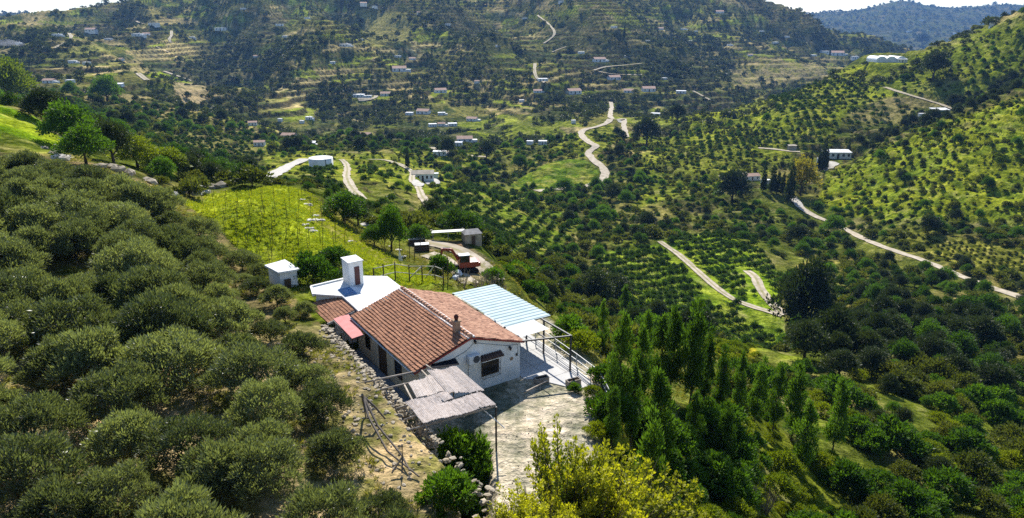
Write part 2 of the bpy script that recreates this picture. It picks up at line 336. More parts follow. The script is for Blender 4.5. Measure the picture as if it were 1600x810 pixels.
def cover(poly, col, amt=1.0, soft=4.0, rows=0.0, rng_=(20, 7000), var=.25, col2=None):
    global c, rows_amt
    xs = [p[0] for p in poly]; ys = [p[1] for p in poly]
    m = (PXX > min(xs) - 20) & (PXX < max(xs) + 20) & (PYY > min(ys) - 20) & (PYY < max(ys) + 20) & (GY > rng_[0]) & (GY < rng_[1])
    i, j = np.nonzero(m)
    if not len(i): return
    d = poly_dist(PXX[i, j] + jx[i, j] * soft / 6, PYY[i, j] + jx[j % jx.shape[0], i % jx.shape[1]] * soft / 9, poly)
    k = (1 - smooth(-soft / 2, soft / 2, d)) * amt
    cc = np.array(col)[None] * np.ones((len(i), 1))
    if col2 is not None: cc = cc + (np.array(col2) - cc) * smooth(-.15, .35, n2[i, j])[:, None]
    cc = cc * (1 + var * n2[i, j])[:, None]
    c[i, j] = c[i, j] * (1 - k[:, None]) + cc * k[:, None]
    rows_amt[i, j] = rows_amt[i, j] * (1 - k) + rows * k
FIELD = [(285,318),(325,303),(360,297),(400,293),(450,292),(482,299),(520,335),(575,380),(640,420),(690,445),(560,452),(440,440),(400,410),(370,390),(330,345)]
cover(FIELD, (.25,.31,.02), 1, 5, 0, (60,112), .35, (.15,.21,.02))
cover([(470,300),(495,305),(600,385),(640,420),(560,410),(500,355)], (.21,.20,.05), .7, 8, 0, (60,110))
cover([(-60,140),(0,160),(50,180),(110,232),(170,268),(120,262),(60,238),(0,222),(-60,215)], (.16,.30,.012), 1, 5, 0, (85,150), .3, (.22,.28,.02))
cover([(0,205),(60,225),(120,240),(160,262),(200,290),(120,285),(60,255),(0,235)], (.22,.24,.05), .8, 8, 0, (80,130), .5, (.26,.2,.1))
cover([(160,262),(230,270),(300,290),(330,298),(320,315),(260,318),(200,300)], (.17,.17,.06), .8, 6, 0, (80,115), .5)
cover([(785,296),(800,286),(850,257),(885,247),(912,250),(928,258),(938,270),(930,284),(898,293),(840,298)], (.13,.21,.02), 1, 3, .35, (380,480), .5, (.19,.21,.04))
cover([(855,232),(905,205),(950,190),(975,215),(935,240),(900,245)], (.19,.22,.03), .9, 3, 1, (440,660), .2)
cover([(1400,355),(1480,368),(1600,385),(1600,440),(1540,430),(1470,405),(1415,385)], (.17,.18,.035), .9, 5, 1, (200,300), .3)
cover([(1125,103),(1290,95),(1295,118),(1240,128),(1130,145)], (.33,.28,.17), .85, 4, .3, (800,1500), .3, (.2,.2,.06))
cover([(560,15),(635,20),(640,65),(570,68)], (.26,.25,.1), .8, 4, .5, (900,1500))
cover([(268,128),(300,130),(350,135),(345,160),(280,165)], (.34,.28,.19), .85, 3, 0, (500,1100))
cover([(229,118),(248,112),(300,130),(275,128)], (.24,.33,.02), 1, 3, 0, (500,1200))
cover([(205,15),(250,10),(250,25),(210,28)], (.26,.24,.1), .8, 4, .5, (1100,1800))
cover([(350,75),(380,80),(375,120),(355,105)], (.26,.24,.12), .8, 4, .6, (800,1500))
WOODS = [[(290,105),(330,70),(400,55),(470,62),(498,72),(470,100),(425,148),(390,165),(330,160),(300,130)],[(560,165),(620,160),(720,205),(800,235),(760,250),(690,232),(600,215)],[(980,60),(1080,50),(1150,70),(1140,130),(1060,135),(980,95)],[(840,150),(960,150),(1060,160),(1000,175),(880,180)],[(0,60),(60,48),(130,70),(120,92),(40,95),(0,90)],[(480,150),(560,120),(600,135),(560,180),(500,195)],[(1300,40),(1400,70),(1400,90),(1300,80),(1180,60)]]
for w_ in WOODS: cover(w_, (.04,.055,.026), .5, 30, 0, (560,2500), .5)
cover([(130,70),(190,78),(110,90),(70,90)], (.25,.27,.08), .7, 5, 0, (800,1500))
cover([(1030,380),(1060,368),(1130,362),(1190,395),(1215,430),(1222,490),(1150,470),(1090,420)], (.19,.30,.02), .95, 5, .0, (150,320), .3, (.22,.28,.03))
cover([(930,400),(1030,380),(1100,440),(1222,496),(1230,560),(1120,540),(990,480)], (.15,.25,.018), .9, 6, .0, (130,300), .3, (.18,.24,.025))
cover([(700,290),(800,290),(900,330),(880,400),(780,400),(680,380),(650,330)], (.15,.23,.018), .8, 8, .0, (150,420), .4, (.19,.20,.04))
cover([(1300,255),(1400,222),(1480,186),(1600,148),(1700,130),(1700,360),(1500,345),(1380,345),(1270,320)], (.21,.25,.018), .95, 8, 0, (230,400), .4, (.14,.19,.018))
cover([(1080,170),(1200,145),(1330,104),(1400,95),(1600,38),(1700,20),(1700,130),(1480,120),(1330,170),(1300,215),(1190,220),(1060,240)], (.15,.20,.018), .85, 8, 0, (380,700), .45, (.21,.24,.02))
cover([(1000,240),(1060,200),(1190,200),(1250,250),(1150,290),(1050,310),(980,330)], (.14,.18,.02), .8, 8, 0, (300,560), .4, (.19,.22,.025))
cover([(400,215),(520,240),(700,240),(760,260),(660,320),(560,320),(430,300)], (.17,.23,.02), .85, 8, 0, (240,560), .4, (.24,.25,.04))
cover([(1080,500),(1130,520),(1180,545),(1180,580),(1100,550)], (.26,.24,.02), .8, 6, 0, (60,120), .3)
cover([(1100,640),(1200,660),(1290,720),(1330,810),(1130,810),(1090,700)], (.15,.18,.02), .8, 8, 0, (40,80), .4)
cover([(1400,455),(1520,460),(1600,480),(1600,600),(1520,560),(1420,500)], (.19,.17,.07), .8, 8, 0, (100,260), .4)
cover([(640,376),(720,378),(770,410),(775,440),(735,445),(700,420),(720,400),(690,392),(645,390)], (.34,.22,.16), .95, 4, 0, (76,125), .3, (.30,.25,.16))
cover([(1230,400),(1330,400),(1420,455),(1520,470),(1440,520),(1300,480)], (.20,.18,.07), .8, 10, 0, (120,330), .4, (.12,.14,.03))
cover([(1330,80),(1600,25),(1700,20),(1700,110),(1500,100),(1400,150)], (.10,.14,.02), .5, 8, 0, (400,700), .5)
# yard, bank and the dry ground under the grove
ky = (1 - smooth(-.3, .5, dy_)) * (dist < 90)
yard = np.array([.46, .425, .395]) * (1 + .12 * fbm(GX / .8, GY / .8, 101, 4) + .1 * fbm(GX / 4, GY / 4, 102, 3))[..., None]
c = c * (1 - ky[..., None]) + yard * ky[..., None]
kb = smooth(-.1, .3, A_ - bank_edge) * (1 - smooth(55, 75, dist)) * (1 - smooth(12, 16, B_))
soil = mixc(np.ones(c.shape) * np.array([.33, .265, .17]), [.17, .17, .06], smooth(.0, .4, fbm(GX / 1.1, GY / 1.1, 111, 4)))
c = c * (1 - kb[..., None]) + soil * kb[..., None]
kg = ((A_ - bank_edge) > 0) & (GY < 95)
grv = mixc(np.ones(c.shape) * np.array([.22, .18, .10]), [.11, .13, .03], smooth(-.2, .4, fbm(GX / 2.5, GY / 2.5, 121, 4)))
kg = kg & (kb < .5) & ~inpoly(PXX, PYY, FIELD) & (PYY > 235)
c = np.where(kg[..., None], grv, c)
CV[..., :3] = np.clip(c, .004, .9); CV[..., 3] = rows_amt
# sunken bed beside the pergola
BED = [at_z(*p, 0)[:2] for p in [(662,690),(700,676),(742,676),(768,702),(776,800),(760,900),(690,860),(700,800)]]
db = poly_dist(GX, GY, BED); kbd = 1 - smooth(-1.0, .2, db)
GZ = GZ - kbd * 1.9
CV[..., :3] = CV[..., :3] * (1 - kbd[..., None]) + np.array([.10, .085, .05]) * kbd[..., None]

# ---------------------------------------------------------------- materials
MATS = {}
def nodes_of(m): return m.node_tree.nodes, m.node_tree.links
def mat(name, col, rough=.8, spec=.2, noise=None, bump=None, metal=0, col2=None, dark=None):
    """plain surface with a mottled second colour and a fine bump, in object space"""
    if name in MATS: return MATS[name]
    m = bpy.data.materials.new(name); m.use_nodes = True; N, L = nodes_of(m); b = N['Principled BSDF']
    b.inputs['Roughness'].default_value = rough; b.inputs['Specular IOR Level'].default_value = spec; b.inputs['Metallic'].default_value = metal
    b.inputs['Base Color'].default_value = (*col, 1)
    tc = N.new('ShaderNodeTexCoord')
    if noise:
        nt = N.new('ShaderNodeTexNoise'); nt.inputs['Scale'].default_value = noise; nt.inputs['Detail'].default_value = 6; L.new(tc.outputs['Object'], nt.inputs['Vector'])
        cr = N.new('ShaderNodeValToRGB'); cr.color_ramp.elements[0].position = .35; cr.color_ramp.elements[1].position = .68
        c2 = col2 or tuple(x * .6 for x in col)
        cr.color_ramp.elements[0].color = (*c2, 1); cr.color_ramp.elements[1].color = (*col, 1)
        L.new(nt.outputs[0], cr.inputs[0]); L.new(cr.outputs[0], b.inputs['Base Color'])
    if bump:
        nb = N.new('ShaderNodeTexNoise'); nb.inputs['Scale'].default_value = bump[0]; nb.inputs['Detail'].default_value = 5; L.new(tc.outputs['Object'], nb.inputs['Vector'])
        bp = N.new('ShaderNodeBump'); bp.inputs['Strength'].default_value = bump[1]; bp.inputs['Distance'].default_value = bump[2] if len(bump) > 2 else .02
        L.new(nb.outputs[0], bp.inputs['Height']); L.new(bp.outputs[0], b.inputs['Normal'])
    MATS[name] = m; return m
def ground_mat():
    m = bpy.data.materials.new('ground_cover'); m.use_nodes = True; N, L = nodes_of(m)
    N.remove(N['Principled BSDF']); out = N['Material Output']; df = N.new('ShaderNodeBsdfDiffuse'); L.new(df.outputs[0], out.inputs[0])
    at = N.new('ShaderNodeVertexColor'); at.layer_name = 'cover'
    tc = N.new('ShaderNodeTexCoord'); geo = N.new('ShaderNodeNewGeometry')
    def noise(s, d=6, r=.6):
        n = N.new('ShaderNodeTexNoise'); n.inputs['Scale'].default_value = s; n.inputs['Detail'].default_value = d; n.inputs['Roughness'].default_value = r; L.new(geo.outputs['Position'], n.inputs['Vector']); return n
    def mul(a, b_, f=1.0, bt='MULTIPLY'):
        x = N.new('ShaderNodeMix'); x.data_type = 'RGBA'; x.blend_type = bt; x.inputs[0].default_value = f; L.new(a, x.inputs[6]); L.new(b_, x.inputs[7]); return x.outputs[2]
    def ramp(o, a, b_, p0=.3, p1=.7):
        r = N.new('ShaderNodeValToRGB'); r.color_ramp.elements[0].position = p0; r.color_ramp.elements[1].position = p1; r.color_ramp.elements[0].color = (*a, 1); r.color_ramp.elements[1].color = (*b_, 1); L.new(o, r.inputs[0]); return r.outputs[0]
    nA = noise(2.2, 8, .7); nB = noise(.22, 7, .65); nC = noise(.03, 6, .6)
    col = mul(at.outputs[0], ramp(nA.outputs[0], (.55, .55, .5), (1.35, 1.3, 1.3)))
    col = mul(col, ramp(nB.outputs[0], (.35, .42, .35), (1.55, 1.45, 1.3), .37, .63))
    col = mul(col, ramp(nC.outputs[0], (.7, .75, .75), (1.3, 1.25, 1.2), .35, .65))
    nD = noise(.11, 9, .72); tn = N.new('ShaderNodeMix'); tn.data_type = 'RGBA'; tn.inputs[7].default_value = (.27, .22, .12, 1); mk = N.new('ShaderNodeMapRange'); mk.inputs[1].default_value = .54; mk.inputs[2].default_value = .68; mk.inputs[3].default_value = 0; mk.inputs[4].default_value = .62; L.new(nD.outputs[0], mk.inputs[0]); L.new(mk.outputs[0], tn.inputs[0]); L.new(col, tn.inputs[6]); col = tn.outputs[2]
    nE = noise(.9, 9, .75); col = mul(col, ramp(nE.outputs[0], (.55, .6, .5), (1.4, 1.35, 1.3), .38, .62))
    # planted rows that follow the contour where the fourth channel asks for them
    sx = N.new('ShaderNodeSeparateXYZ'); L.new(geo.outputs['Position'], sx.inputs[0])
    a1 = N.new('ShaderNodeMath'); a1.operation = 'MULTIPLY'; a1.inputs[1].default_value = 5.2; L.new(sx.outputs[2], a1.inputs[0])
    a2 = N.new('ShaderNodeMath'); a2.operation = 'ADD'; L.new(a1.outputs[0], a2.inputs[0]); 
    nn = N.new('ShaderNodeMath'); nn.operation = 'MULTIPLY'; nn.inputs[1].default_value = 2.0; L.new(nB.outputs[0], nn.inputs[0]); L.new(nn.outputs[0], a2.inputs[1])
    si = N.new('ShaderNodeMath'); si.operation = 'SINE'; L.new(a2.outputs[0], si.inputs[0])
    rr = ramp(si.outputs[0], (1, 1, 1), (.35, .42, .3), .1, .5)
    mx = N.new('ShaderNodeMix'); mx.data_type = 'RGBA'; mx.blend_type = 'MULTIPLY'; L.new(at.outputs['Alpha'], mx.inputs[0]); L.new(col, mx.inputs[6]); L.new(rr, mx.inputs[7])
    L.new(mx.outputs[2], df.inputs[0])
    bp = N.new('ShaderNodeBump'); bp.inputs['Strength'].default_value = .7; bp.inputs['Distance'].default_value = .18; L.new(nA.outputs[0], bp.inputs['Height'])
    bp2 = N.new('ShaderNodeBump'); bp2.inputs['Strength'].default_value = .8; bp2.inputs['Distance'].default_value = 2.0; L.new(nB.outputs[0], bp2.inputs['Height']); L.new(bp.outputs[0], bp2.inputs['Normal'])
    L.new(bp2.outputs[0], df.inputs['Normal'])
    return m

# ---------------------------------------------------------------- linking helpers
def tag(o, label=None, cat=None, group=None, kind=None):
    if label: o['label'] = label
    if cat: o['category'] = cat
    if group: o['group'] = group
    if kind: o['kind'] = kind
    return o
def link(name, me, parent=None):
    o = bpy.data.objects.new(name, me); COL.objects.link(o)
    if parent is not None: o.parent = parent
    return o
def empty(name, loc=(0, 0, 0), rz=0, label=None, cat=None, group=None):
    o = bpy.data.objects.new(name, None); COL.objects.link(o); o.location = loc; o.rotation_euler = (0, 0, rz); o.empty_display_size = .3
    return tag(o, label, cat, group)
def np_mesh(name, co, quads, m, smooth_=False):
    me = bpy.data.meshes.new(name); co = np.asarray(co, np.float32); q = np.asarray(quads, np.int32)
    me.vertices.add(len(co)); me.vertices.foreach_set('co', co.ravel()); me.loops.add(q.size); me.loops.foreach_set('vertex_index', q.ravel())
    me.polygons.add(len(q)); me.polygons.foreach_set('loop_start', np.arange(0, q.size, q.shape[1], dtype=np.int32))
    me.polygons.foreach_set('use_smooth', np.full(len(q), smooth_)); me.update(calc_edges=True)
    if m is not None: me.materials.append(m)
    return me

# ---------------------------------------------------------------- ground sheet
nr, nc = GZ.shape; idx = np.arange(nr * nc).reshape(nr, nc)
q = np.stack([idx[:-1, :-1], idx[:-1, 1:], idx[1:, 1:], idx[1:, :-1]], -1).reshape(-1, 4)
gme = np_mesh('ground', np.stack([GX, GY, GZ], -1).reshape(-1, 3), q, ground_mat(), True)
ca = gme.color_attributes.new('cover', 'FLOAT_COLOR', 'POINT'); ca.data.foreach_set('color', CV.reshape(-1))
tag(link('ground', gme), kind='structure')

road_m = mat('track_dirt', (.50, .43, .34), .9, .1, .45, (3, .5, .1), col2=(.30, .255, .18))
conc_m = mat('pale_concrete', (.46, .43, .38), .8, .2, .5, (3, .3, .05), col2=(.32, .30, .26)); verge_m = mat('track_grass', (.20, .20, .07), .9, .1, .6, (3, .6, .1), col2=(.34, .28, .18))
for nm, wd, p in RD:
    P = np.array(p); T = np.gradient(P[:, :2], axis=0); T /= np.linalg.norm(T, axis=1)[:, None] + 1e-9; Nn = np.c_[-T[:, 1], T[:, 0]]
    co = []; offs = [-.5, -.25, 0, .25, .5]
    lift = 0.06 + 0.0007 * P[:, 1]
    offs = [-.5, -.13, .13, .5] if nm == 'dirt_track' else offs
    for k in offs:
        wob = 1 + (.45 if abs(k) > .4 else .2) * fbm(P[:, 0] / 5, P[:, 1] / 5 + 40 * k, 3, 4)
        co.append(np.c_[P[:, :2] + Nn * (wd * k * wob)[:, None], np.maximum(P[:, 2], gsample(GZ, P[:, 0] + Nn[:, 0] * wd * k, P[:, 1] + Nn[:, 1] * wd * k)) + lift + (.05 if abs(k) < .1 else 0)])
    n = len(P); C = np.concatenate(co); qs = [[j * n + i, (j + 1) * n + i, (j + 1) * n + i + 1, j * n + i + 1] for j in range(len(offs) - 1) for i in range(n - 1)]
    me = np_mesh(nm, C, qs, conc_m if 'concrete' in nm else road_m, True)
    if nm == 'dirt_track': me.materials.append(verge_m); me.polygons.foreach_set('material_index', [1 if j == 1 else 0 for j in range(3) for i in range(n - 1)])
    tag(link(nm, me), kind='structure')
# ---------------------------------------------------------------- vegetation
def leaf_mat(name, c0, c1, trans, tint=(1.5, 1.55, .45), rough=.55, spec=.25):
    """leaves: c0..c1 across the crown and between plants, part of the light comes through"""
    m = bpy.data.materials.new(name); m.use_nodes = True; N, L = nodes_of(m); b = N['Principled BSDF']; out = N['Material Output']
    at = N.new('ShaderNodeAttribute'); at.attribute_name = 'rnd'; oi = N.new('ShaderNodeObjectInfo')
    a = N.new('ShaderNodeMath'); a.operation = 'MULTIPLY_ADD'; a.inputs[1].default_value = .45; L.new(oi.outputs['Random'], a.inputs[0])
    b1 = N.new('ShaderNodeMath'); b1.operation = 'MULTIPLY'; b1.inputs[1].default_value = .55; L.new(at.outputs['Fac'], b1.inputs[0]); L.new(b1.outputs[0], a.inputs[2])
    r = N.new('ShaderNodeValToRGB'); r.color_ramp.elements[0].color = (*c0, 1); r.color_ramp.elements[1].color = (*c1, 1); r.color_ramp.elements[0].position = .15; r.color_ramp.elements[1].position = .85; L.new(a.outputs[0], r.inputs[0])
    L.new(r.outputs[0], b.inputs['Base Color']); b.inputs['Roughness'].default_value = rough; b.inputs['Specular IOR Level'].default_value = spec
    tr = N.new('ShaderNodeBsdfTranslucent'); g = N.new('ShaderNodeMix'); g.data_type = 'RGBA'; g.blend_type = 'MULTIPLY'; g.inputs[0].default_value = 1; g.inputs[7].default_value = (*tint, 1); L.new(r.outputs[0], g.inputs[6]); L.new(g.outputs[2], tr.inputs[0])
    mx = N.new('ShaderNodeMixShader'); mx.inputs[0].default_value = trans; L.new(b.outputs[0], mx.inputs[1]); L.new(tr.outputs[0], mx.inputs[2]); L.new(mx.outputs[0], out.inputs[0])
    MATS[name] = m; return m
leaf_mat('leaf_olive', (.030, .045, .022), (.24, .265, .125), .40, tint=(1.4, 1.45, .55), spec=.5, rough=.4)
leaf_mat('leaf_green', (.022, .055, .008), (.10, .19, .02), .45)
leaf_mat('leaf_poplar', (.024, .058, .012), (.11, .195, .028), .45)
leaf_mat('leaf_orch', (.018, .040, .008), (.06, .11, .015), .35)
leaf_mat('leaf_dark', (.018, .032, .012), (.055, .075, .026), .28)
leaf_mat('leaf_scrub', (.042, .060, .014), (.14, .15, .038), .4)
leaf_mat('leaf_lime', (.08, .125, .012), (.20, .23, .018), .42)
leaf_mat('leaf_yellow', (.07, .10, .02), (.42, .40, .02), .45)
leaf_mat('leaf_gold', (.17, .15, .02), (.38, .30, .02), .45)
leaf_mat('leaf_far', (.025, .040, .018), (.08, .095, .034), .28)
bark = mat('bark', (.11, .085, .06), .9, .1, 3, (8, .6, .03)); twig_m = mat('dry_twigs', (.30, .24, .18), .9, .1, 4)

def quads_from(P, Nrm, size, aspect, seed):
    """one pointed leaf per point: P centres, Nrm leaf axes"""
    r = np.random.default_rng(seed); n = len(P); ax = Nrm / (np.linalg.norm(Nrm, axis=1)[:, None] + 1e-9)
    t = r.normal(size=(n, 3)); s = np.cross(ax, t); s /= np.linalg.norm(s, axis=1)[:, None] + 1e-9
    sz = (size * r.uniform(.65, 1.3, n))[:, None]
    co = np.stack([P, P + ax * sz * .5 + s * sz * aspect * .5, P + ax * sz, P + ax * sz * .5 - s * sz * aspect * .5], 1)
    return co.reshape(-1, 3), np.arange(4 * n).reshape(-1, 4)
def lobed(seed, nl, R, H, lr, base=.25):
    """lobes that fill a crown of radius R and height H standing above base*H"""
    r = np.random.default_rng(seed); out = []
    for i in range(nl):
        a = i * 2.4 + r.uniform(-.5, .5); t = math.sqrt((i + .5) / nl); rad = t * (R - lr * .6) * r.uniform(.85, 1.1)
        z = base * H + (1 - base) * H * (1 - .75 * t ** 2) * r.uniform(.72, 1.0) - lr * .3
        out.append((rad * math.cos(a), rad * math.sin(a), max(z, lr * .7), lr * r.uniform(.75, 1.3)))
    return out
def crown_mesh(name, m, lobes, n, size, aspect=.4, up=.5, spray=9, sp_r=.22, seed=1, flat=.8, yel=None, inner=.25):
    r = np.random.default_rng(seed); L_ = np.array(lobes); w = L_[:, 3] ** 2; w = w / w.sum(); ns = max(1, n // spray)
    k = r.choice(len(L_), ns, p=w); d = r.normal(size=(ns, 3)); d[:, 2] = np.where(d[:, 2] < -.3, -d[:, 2] * .6, d[:, 2]); d /= np.linalg.norm(d, axis=1)[:, None]
    rr = 1 - np.abs(r.normal(0, .16, ns)); q_ = r.random(ns) < inner; rr[q_] = r.uniform(.2, .9, q_.sum()); rr += (r.random(ns) < .12) * r.uniform(.05, .3, ns)
    C0 = L_[k, :3] + d * np.array([1, 1, flat]) * (L_[k, 3] * rr)[:, None]
    C = np.repeat(C0, spray, 0); D = np.repeat(d, spray, 0); Q = len(C)
    off = r.normal(size=(Q, 3)); off /= np.linalg.norm(off, axis=1)[:, None]
    ax = off + D * .7 + np.array([0, 0, up]); P = C + off * (sp_r * r.uniform(.1, 1, Q))[:, None]
    co, qd = quads_from(P, ax, size, aspect, seed + 5); co[:, 2] = np.maximum(co[:, 2], .02)
    me = np_mesh(name, co, qd, m)
    hz = np.clip((P[:, 2] - P[:, 2].min()) / (np.ptp(P[:, 2]) + 1e-9), 0, 1)
    v = np.repeat(r.uniform(0, 1, ns), spray) * .6 + r.uniform(0, .4, Q)
    if yel: v = np.clip(v * .5 + hz ** yel * .75 - .1, 0, 1)
    a = me.attributes.new('rnd', 'FLOAT', 'POINT'); a.data.foreach_set('value', np.repeat(v, 4).astype(np.float32))
    return me
def tube_arrays(pts, rads, seg=6):
    co = []; P = np.array(pts, float); n = len(P); T = np.gradient(P, axis=0)
    for i in range(n):
        t = T[i] / (np.linalg.norm(T[i]) + 1e-9); u = np.cross(t, [0, 0, 1.0]); u = u / np.linalg.norm(u) if np.linalg.norm(u) > 1e-3 else np.array([1.0, 0, 0]); v = np.cross(t, u)
        for k in range(seg): a = 2 * math.pi * k / seg; co.append(P[i] + rads[i] * (math.cos(a) * u + math.sin(a) * v))
    q = [[i * seg + k, i * seg + (k + 1) % seg, (i + 1) * seg + (k + 1) % seg, (i + 1) * seg + k] for i in range(n - 1) for k in range(seg)]
    return np.array(co), q
def trunk_mesh(name, H, r0, limbs, seed, spread=.5, start=.3, m=None):
    r = random.Random(seed); C = []; Q = []; o = 0
    def add(p, rd):
        nonlocal o
        c, q = tube_arrays(p, rd); C.append(c); Q.extend([[a + o for a in f] for f in q]); o += len(c)
    pt = [(r.uniform(-.04, .04) * H * t, r.uniform(-.04, .04) * H * t, H * t - .25) for t in (0, .25, .5, .75, 1)]
    add(pt, [r0 * 1.25, r0, r0 * .8, r0 * .55, r0 * .25])
    for i in range(limbs):
        z0 = H * (start + (.9 - start) * i / max(1, limbs)); a = i * 2.4 + r.random(); l = H * spread * r.uniform(.7, 1.1)
        add([(0, 0, z0 - .25), (math.cos(a) * l * .45, math.sin(a) * l * .45, z0 + l * .35), (math.cos(a) * l * .85, math.sin(a) * l * .85, z0 + l * .8)], [r0 * .55, r0 * .35, r0 * .12])
    return np_mesh(name, np.concatenate(C), Q, m or bark, True)

PROTO = {}
def proto(kind, crowns, trunk, H, R): PROTO[kind] = dict(crowns=crowns, trunk=trunk, H=H, R=R)
M = MATS
proto('grove', [crown_mesh('grove_crown', M['leaf_olive'], lobed(10 + i, 22 + 3 * i, 2.4 + .15 * i, 3.0 + .2 * i, .56 + .04 * i, .2), 12500, .25, .27, .8, 10, .24, 20 + i, .95, inner=.12) for i in range(4)], trunk_mesh('grove_trunk', 2.2, .14, 6, 3, .7, .25), 3.3, 2.5)
proto('shrub', [crown_mesh('shrub_crown', M['leaf_scrub'], lobed(30 + i, 9, 1.6, 1.7, .6, .1), 1100, .42, .42, .5, 8, .25, 40 + i) for i in range(4)], trunk_mesh('shrub_trunk', 1.2, .07, 4, 5), 1.8, 1.6)
proto('near_shrub', [crown_mesh('near_shrub_crown', M['leaf_green'], lobed(50 + i, 15, 1.7, 2.0, .52, .1), 3600, .27, .42, .5, 9, .22, 60 + i) for i in range(3)], trunk_mesh('shrub_trunk', 1.2, .07, 5, 5), 2.0, 1.7)
proto('scrub', [crown_mesh('scrub_crown', M['leaf_scrub'], lobed(55 + i, 15, 1.6, 1.9, .50, .1), 3800, .24, .42, .6, 9, .22, 66 + i) for i in range(2)], trunk_mesh('shrub_trunk', 1.2, .07, 5, 5), 2.0, 1.7)
proto('lime_shrub', [crown_mesh('lime_shrub_crown', M['leaf_lime'], lobed(70 + i, 15, 1.7, 1.6, .45, .1), 4200, .2, .40, .8, 9, .2, 80 + i) for i in range(2)], trunk_mesh('shrub_trunk', 1.0, .06, 5, 6), 1.6, 1.7)
proto('orchard', [crown_mesh('orchard_crown', M['leaf_orch'], lobed(90 + i, 9, 1.25, 2.3, .62, .2), 1100, .34, .45, .5, 7, .2, 95 + i, 1.1) for i in range(3)], trunk_mesh('orchard_trunk', 1.3, .07, 4, 8), 2.5, 1.3)
proto('dark', [crown_mesh('dark_crown', M['leaf_dark'], lobed(110 + i, 22, 3.6, 6.6, 1.35, .22), 6500, .42, .42, .3, 8, .4, 120 + i, .95) for i in range(3)], trunk_mesh('dark_trunk', 5.0, .26, 7, 9, .4), 7.0, 3.7)
proto('broad', [crown_mesh('broad_crown', M['leaf_green'], lobed(130 + i, 20, 2.9, 4.8, 1.05, .25), 6000, .34, .42, .4, 8, .35, 140 + i, .95) for i in range(3)], trunk_mesh('broad_trunk', 3.6, .2, 7, 10, .4), 5.0, 2.9)
def conic(seed, n, R, H, base, lr):
    r = np.random.default_rng(seed); o = []
    for i in range(n):
        t = (i + .5) / n; z = H * (base + (1 - base) * t); rad = R * (1 - t) ** .6 * (.35 + .65 * min(1, t * 4)) * r.uniform(.5, 1); a = i * 2.4
        o.append((rad * math.cos(a) * .8 + r.normal(0, .16), rad * math.sin(a) * .8 + r.normal(0, .16), z + r.normal(0, .25), lr * (1.15 - .6 * t) * r.uniform(.5, 1.35)))
    return o
proto('upright', [crown_mesh('upright_crown', M['leaf_poplar'], conic(150 + i, 26, 1.75, 6.9, .14, .62), 5400, .32, .36, 1.0, 7, .32, 160 + i, 1.3, inner=.1) for i in range(3)], trunk_mesh('upright_trunk', 6.0, .11, 12, 11, .16, .2), 7.0, 1.6)
proto('cypress', [crown_mesh('cypress_crown', M['leaf_dark'], [(0, 0, 9 * t, 1.0 * (1 - t) ** .45 * min(1, .5 + t * 4)) for t in np.linspace(.05, .97, 22)], 2600, .4, .4, 2.0, 8, .25, 171, 1.2)], trunk_mesh('cypress_trunk', 5, .16, 0, 12), 9.2, 1.1)
proto('fartree', [crown_mesh('far_crown', M['leaf_far'], lobed(180 + i, 6, 2.6, 3.8, 1.35, .1), 330, .95, .55, .3, 5, .5, 190 + i) for i in range(4)], None, 4.2, 2.7)
proto('farlight', [crown_mesh('far_crown', M['leaf_scrub'], lobed(200 + i, 6, 2.3, 3.0, 1.2, .1), 300, .85, .55, .3, 5, .5, 210 + i) for i in range(3)], None, 3.4, 2.4)
proto('gold', [crown_mesh('golden_crown', M['leaf_gold'], lobed(220, 14, 2.4, 6.0, 1.2, .2), 2600, .45, .45, .5, 8, .4, 221, 1.2)], trunk_mesh('golden_trunk', 4, .2, 6, 12), 6.5, 2.6)
# tall yellow-tipped shrub in the foreground: many whips, leaves crowded along the ends
def whip_crown(seed, n_wh, H, R, leaves, size, m):
    r = np.random.default_rng(seed); P = []; A = []; V = []; sticks = []
    for i in range(n_wh):
        a = r.uniform(0, 6.283); lean = r.uniform(.05, 1) ** .7 * R; h = H * r.uniform(.6, 1.0) * (1 - .30 * lean / R)
        b = np.array([math.cos(a) * lean * .25, math.sin(a) * lean * .25, 0]); t_ = np.array([math.cos(a) * lean, math.sin(a) * lean, h])
        pts = [b + (t_ - b) * t + np.array([0, 0, .12 * h * math.sin(math.pi * t)]) for t in np.linspace(0, 1, 6)]; sticks.append(pts)
        for s in range(leaves):
            t = 1 - .72 * r.uniform(0, 1) ** 1.15; j = min(4, int(t * 5)); f = t * 5 - j; c = pts[j] * (1 - f) + pts[j + 1] * f
            o = r.normal(size=3); o /= np.linalg.norm(o); P.append(c + o * (.05 + .30 * (1 - t)) ); A.append(o + np.array([0, 0, .6])); V.append(np.clip((t - .68) * 3.0 + r.uniform(-.25, .2) + .15, 0, 1))
    co, q = quads_from(np.array(P), np.array(A), size, .62, seed); me = np_mesh('whip_crown', co, q, m)
    at_ = me.attributes.new('rnd', 'FLOAT', 'POINT'); at_.data.foreach_set('value', np.repeat(np.array(V), 4).astype(np.float32))
    C = []; Q = []; o = 0
    for p in sticks:
        c_, q_ = tube_arrays(p, [.035, .03, .024, .018, .012, .006], 4); C.append(c_); Q.extend([[a + o for a in f] for f in q_]); o += len(c_)
    return me, np_mesh('whip_stems', np.concatenate(C), Q, bark)
_w = [whip_crown(300 + i, 60, 4.4, 1.9, 130, .115, M['leaf_yellow']) for i in range(2)]
PROTO['yellow'] = dict(crowns=[a for a, b in _w], trunk=_w[0][1], H=4.6, R=2.0)

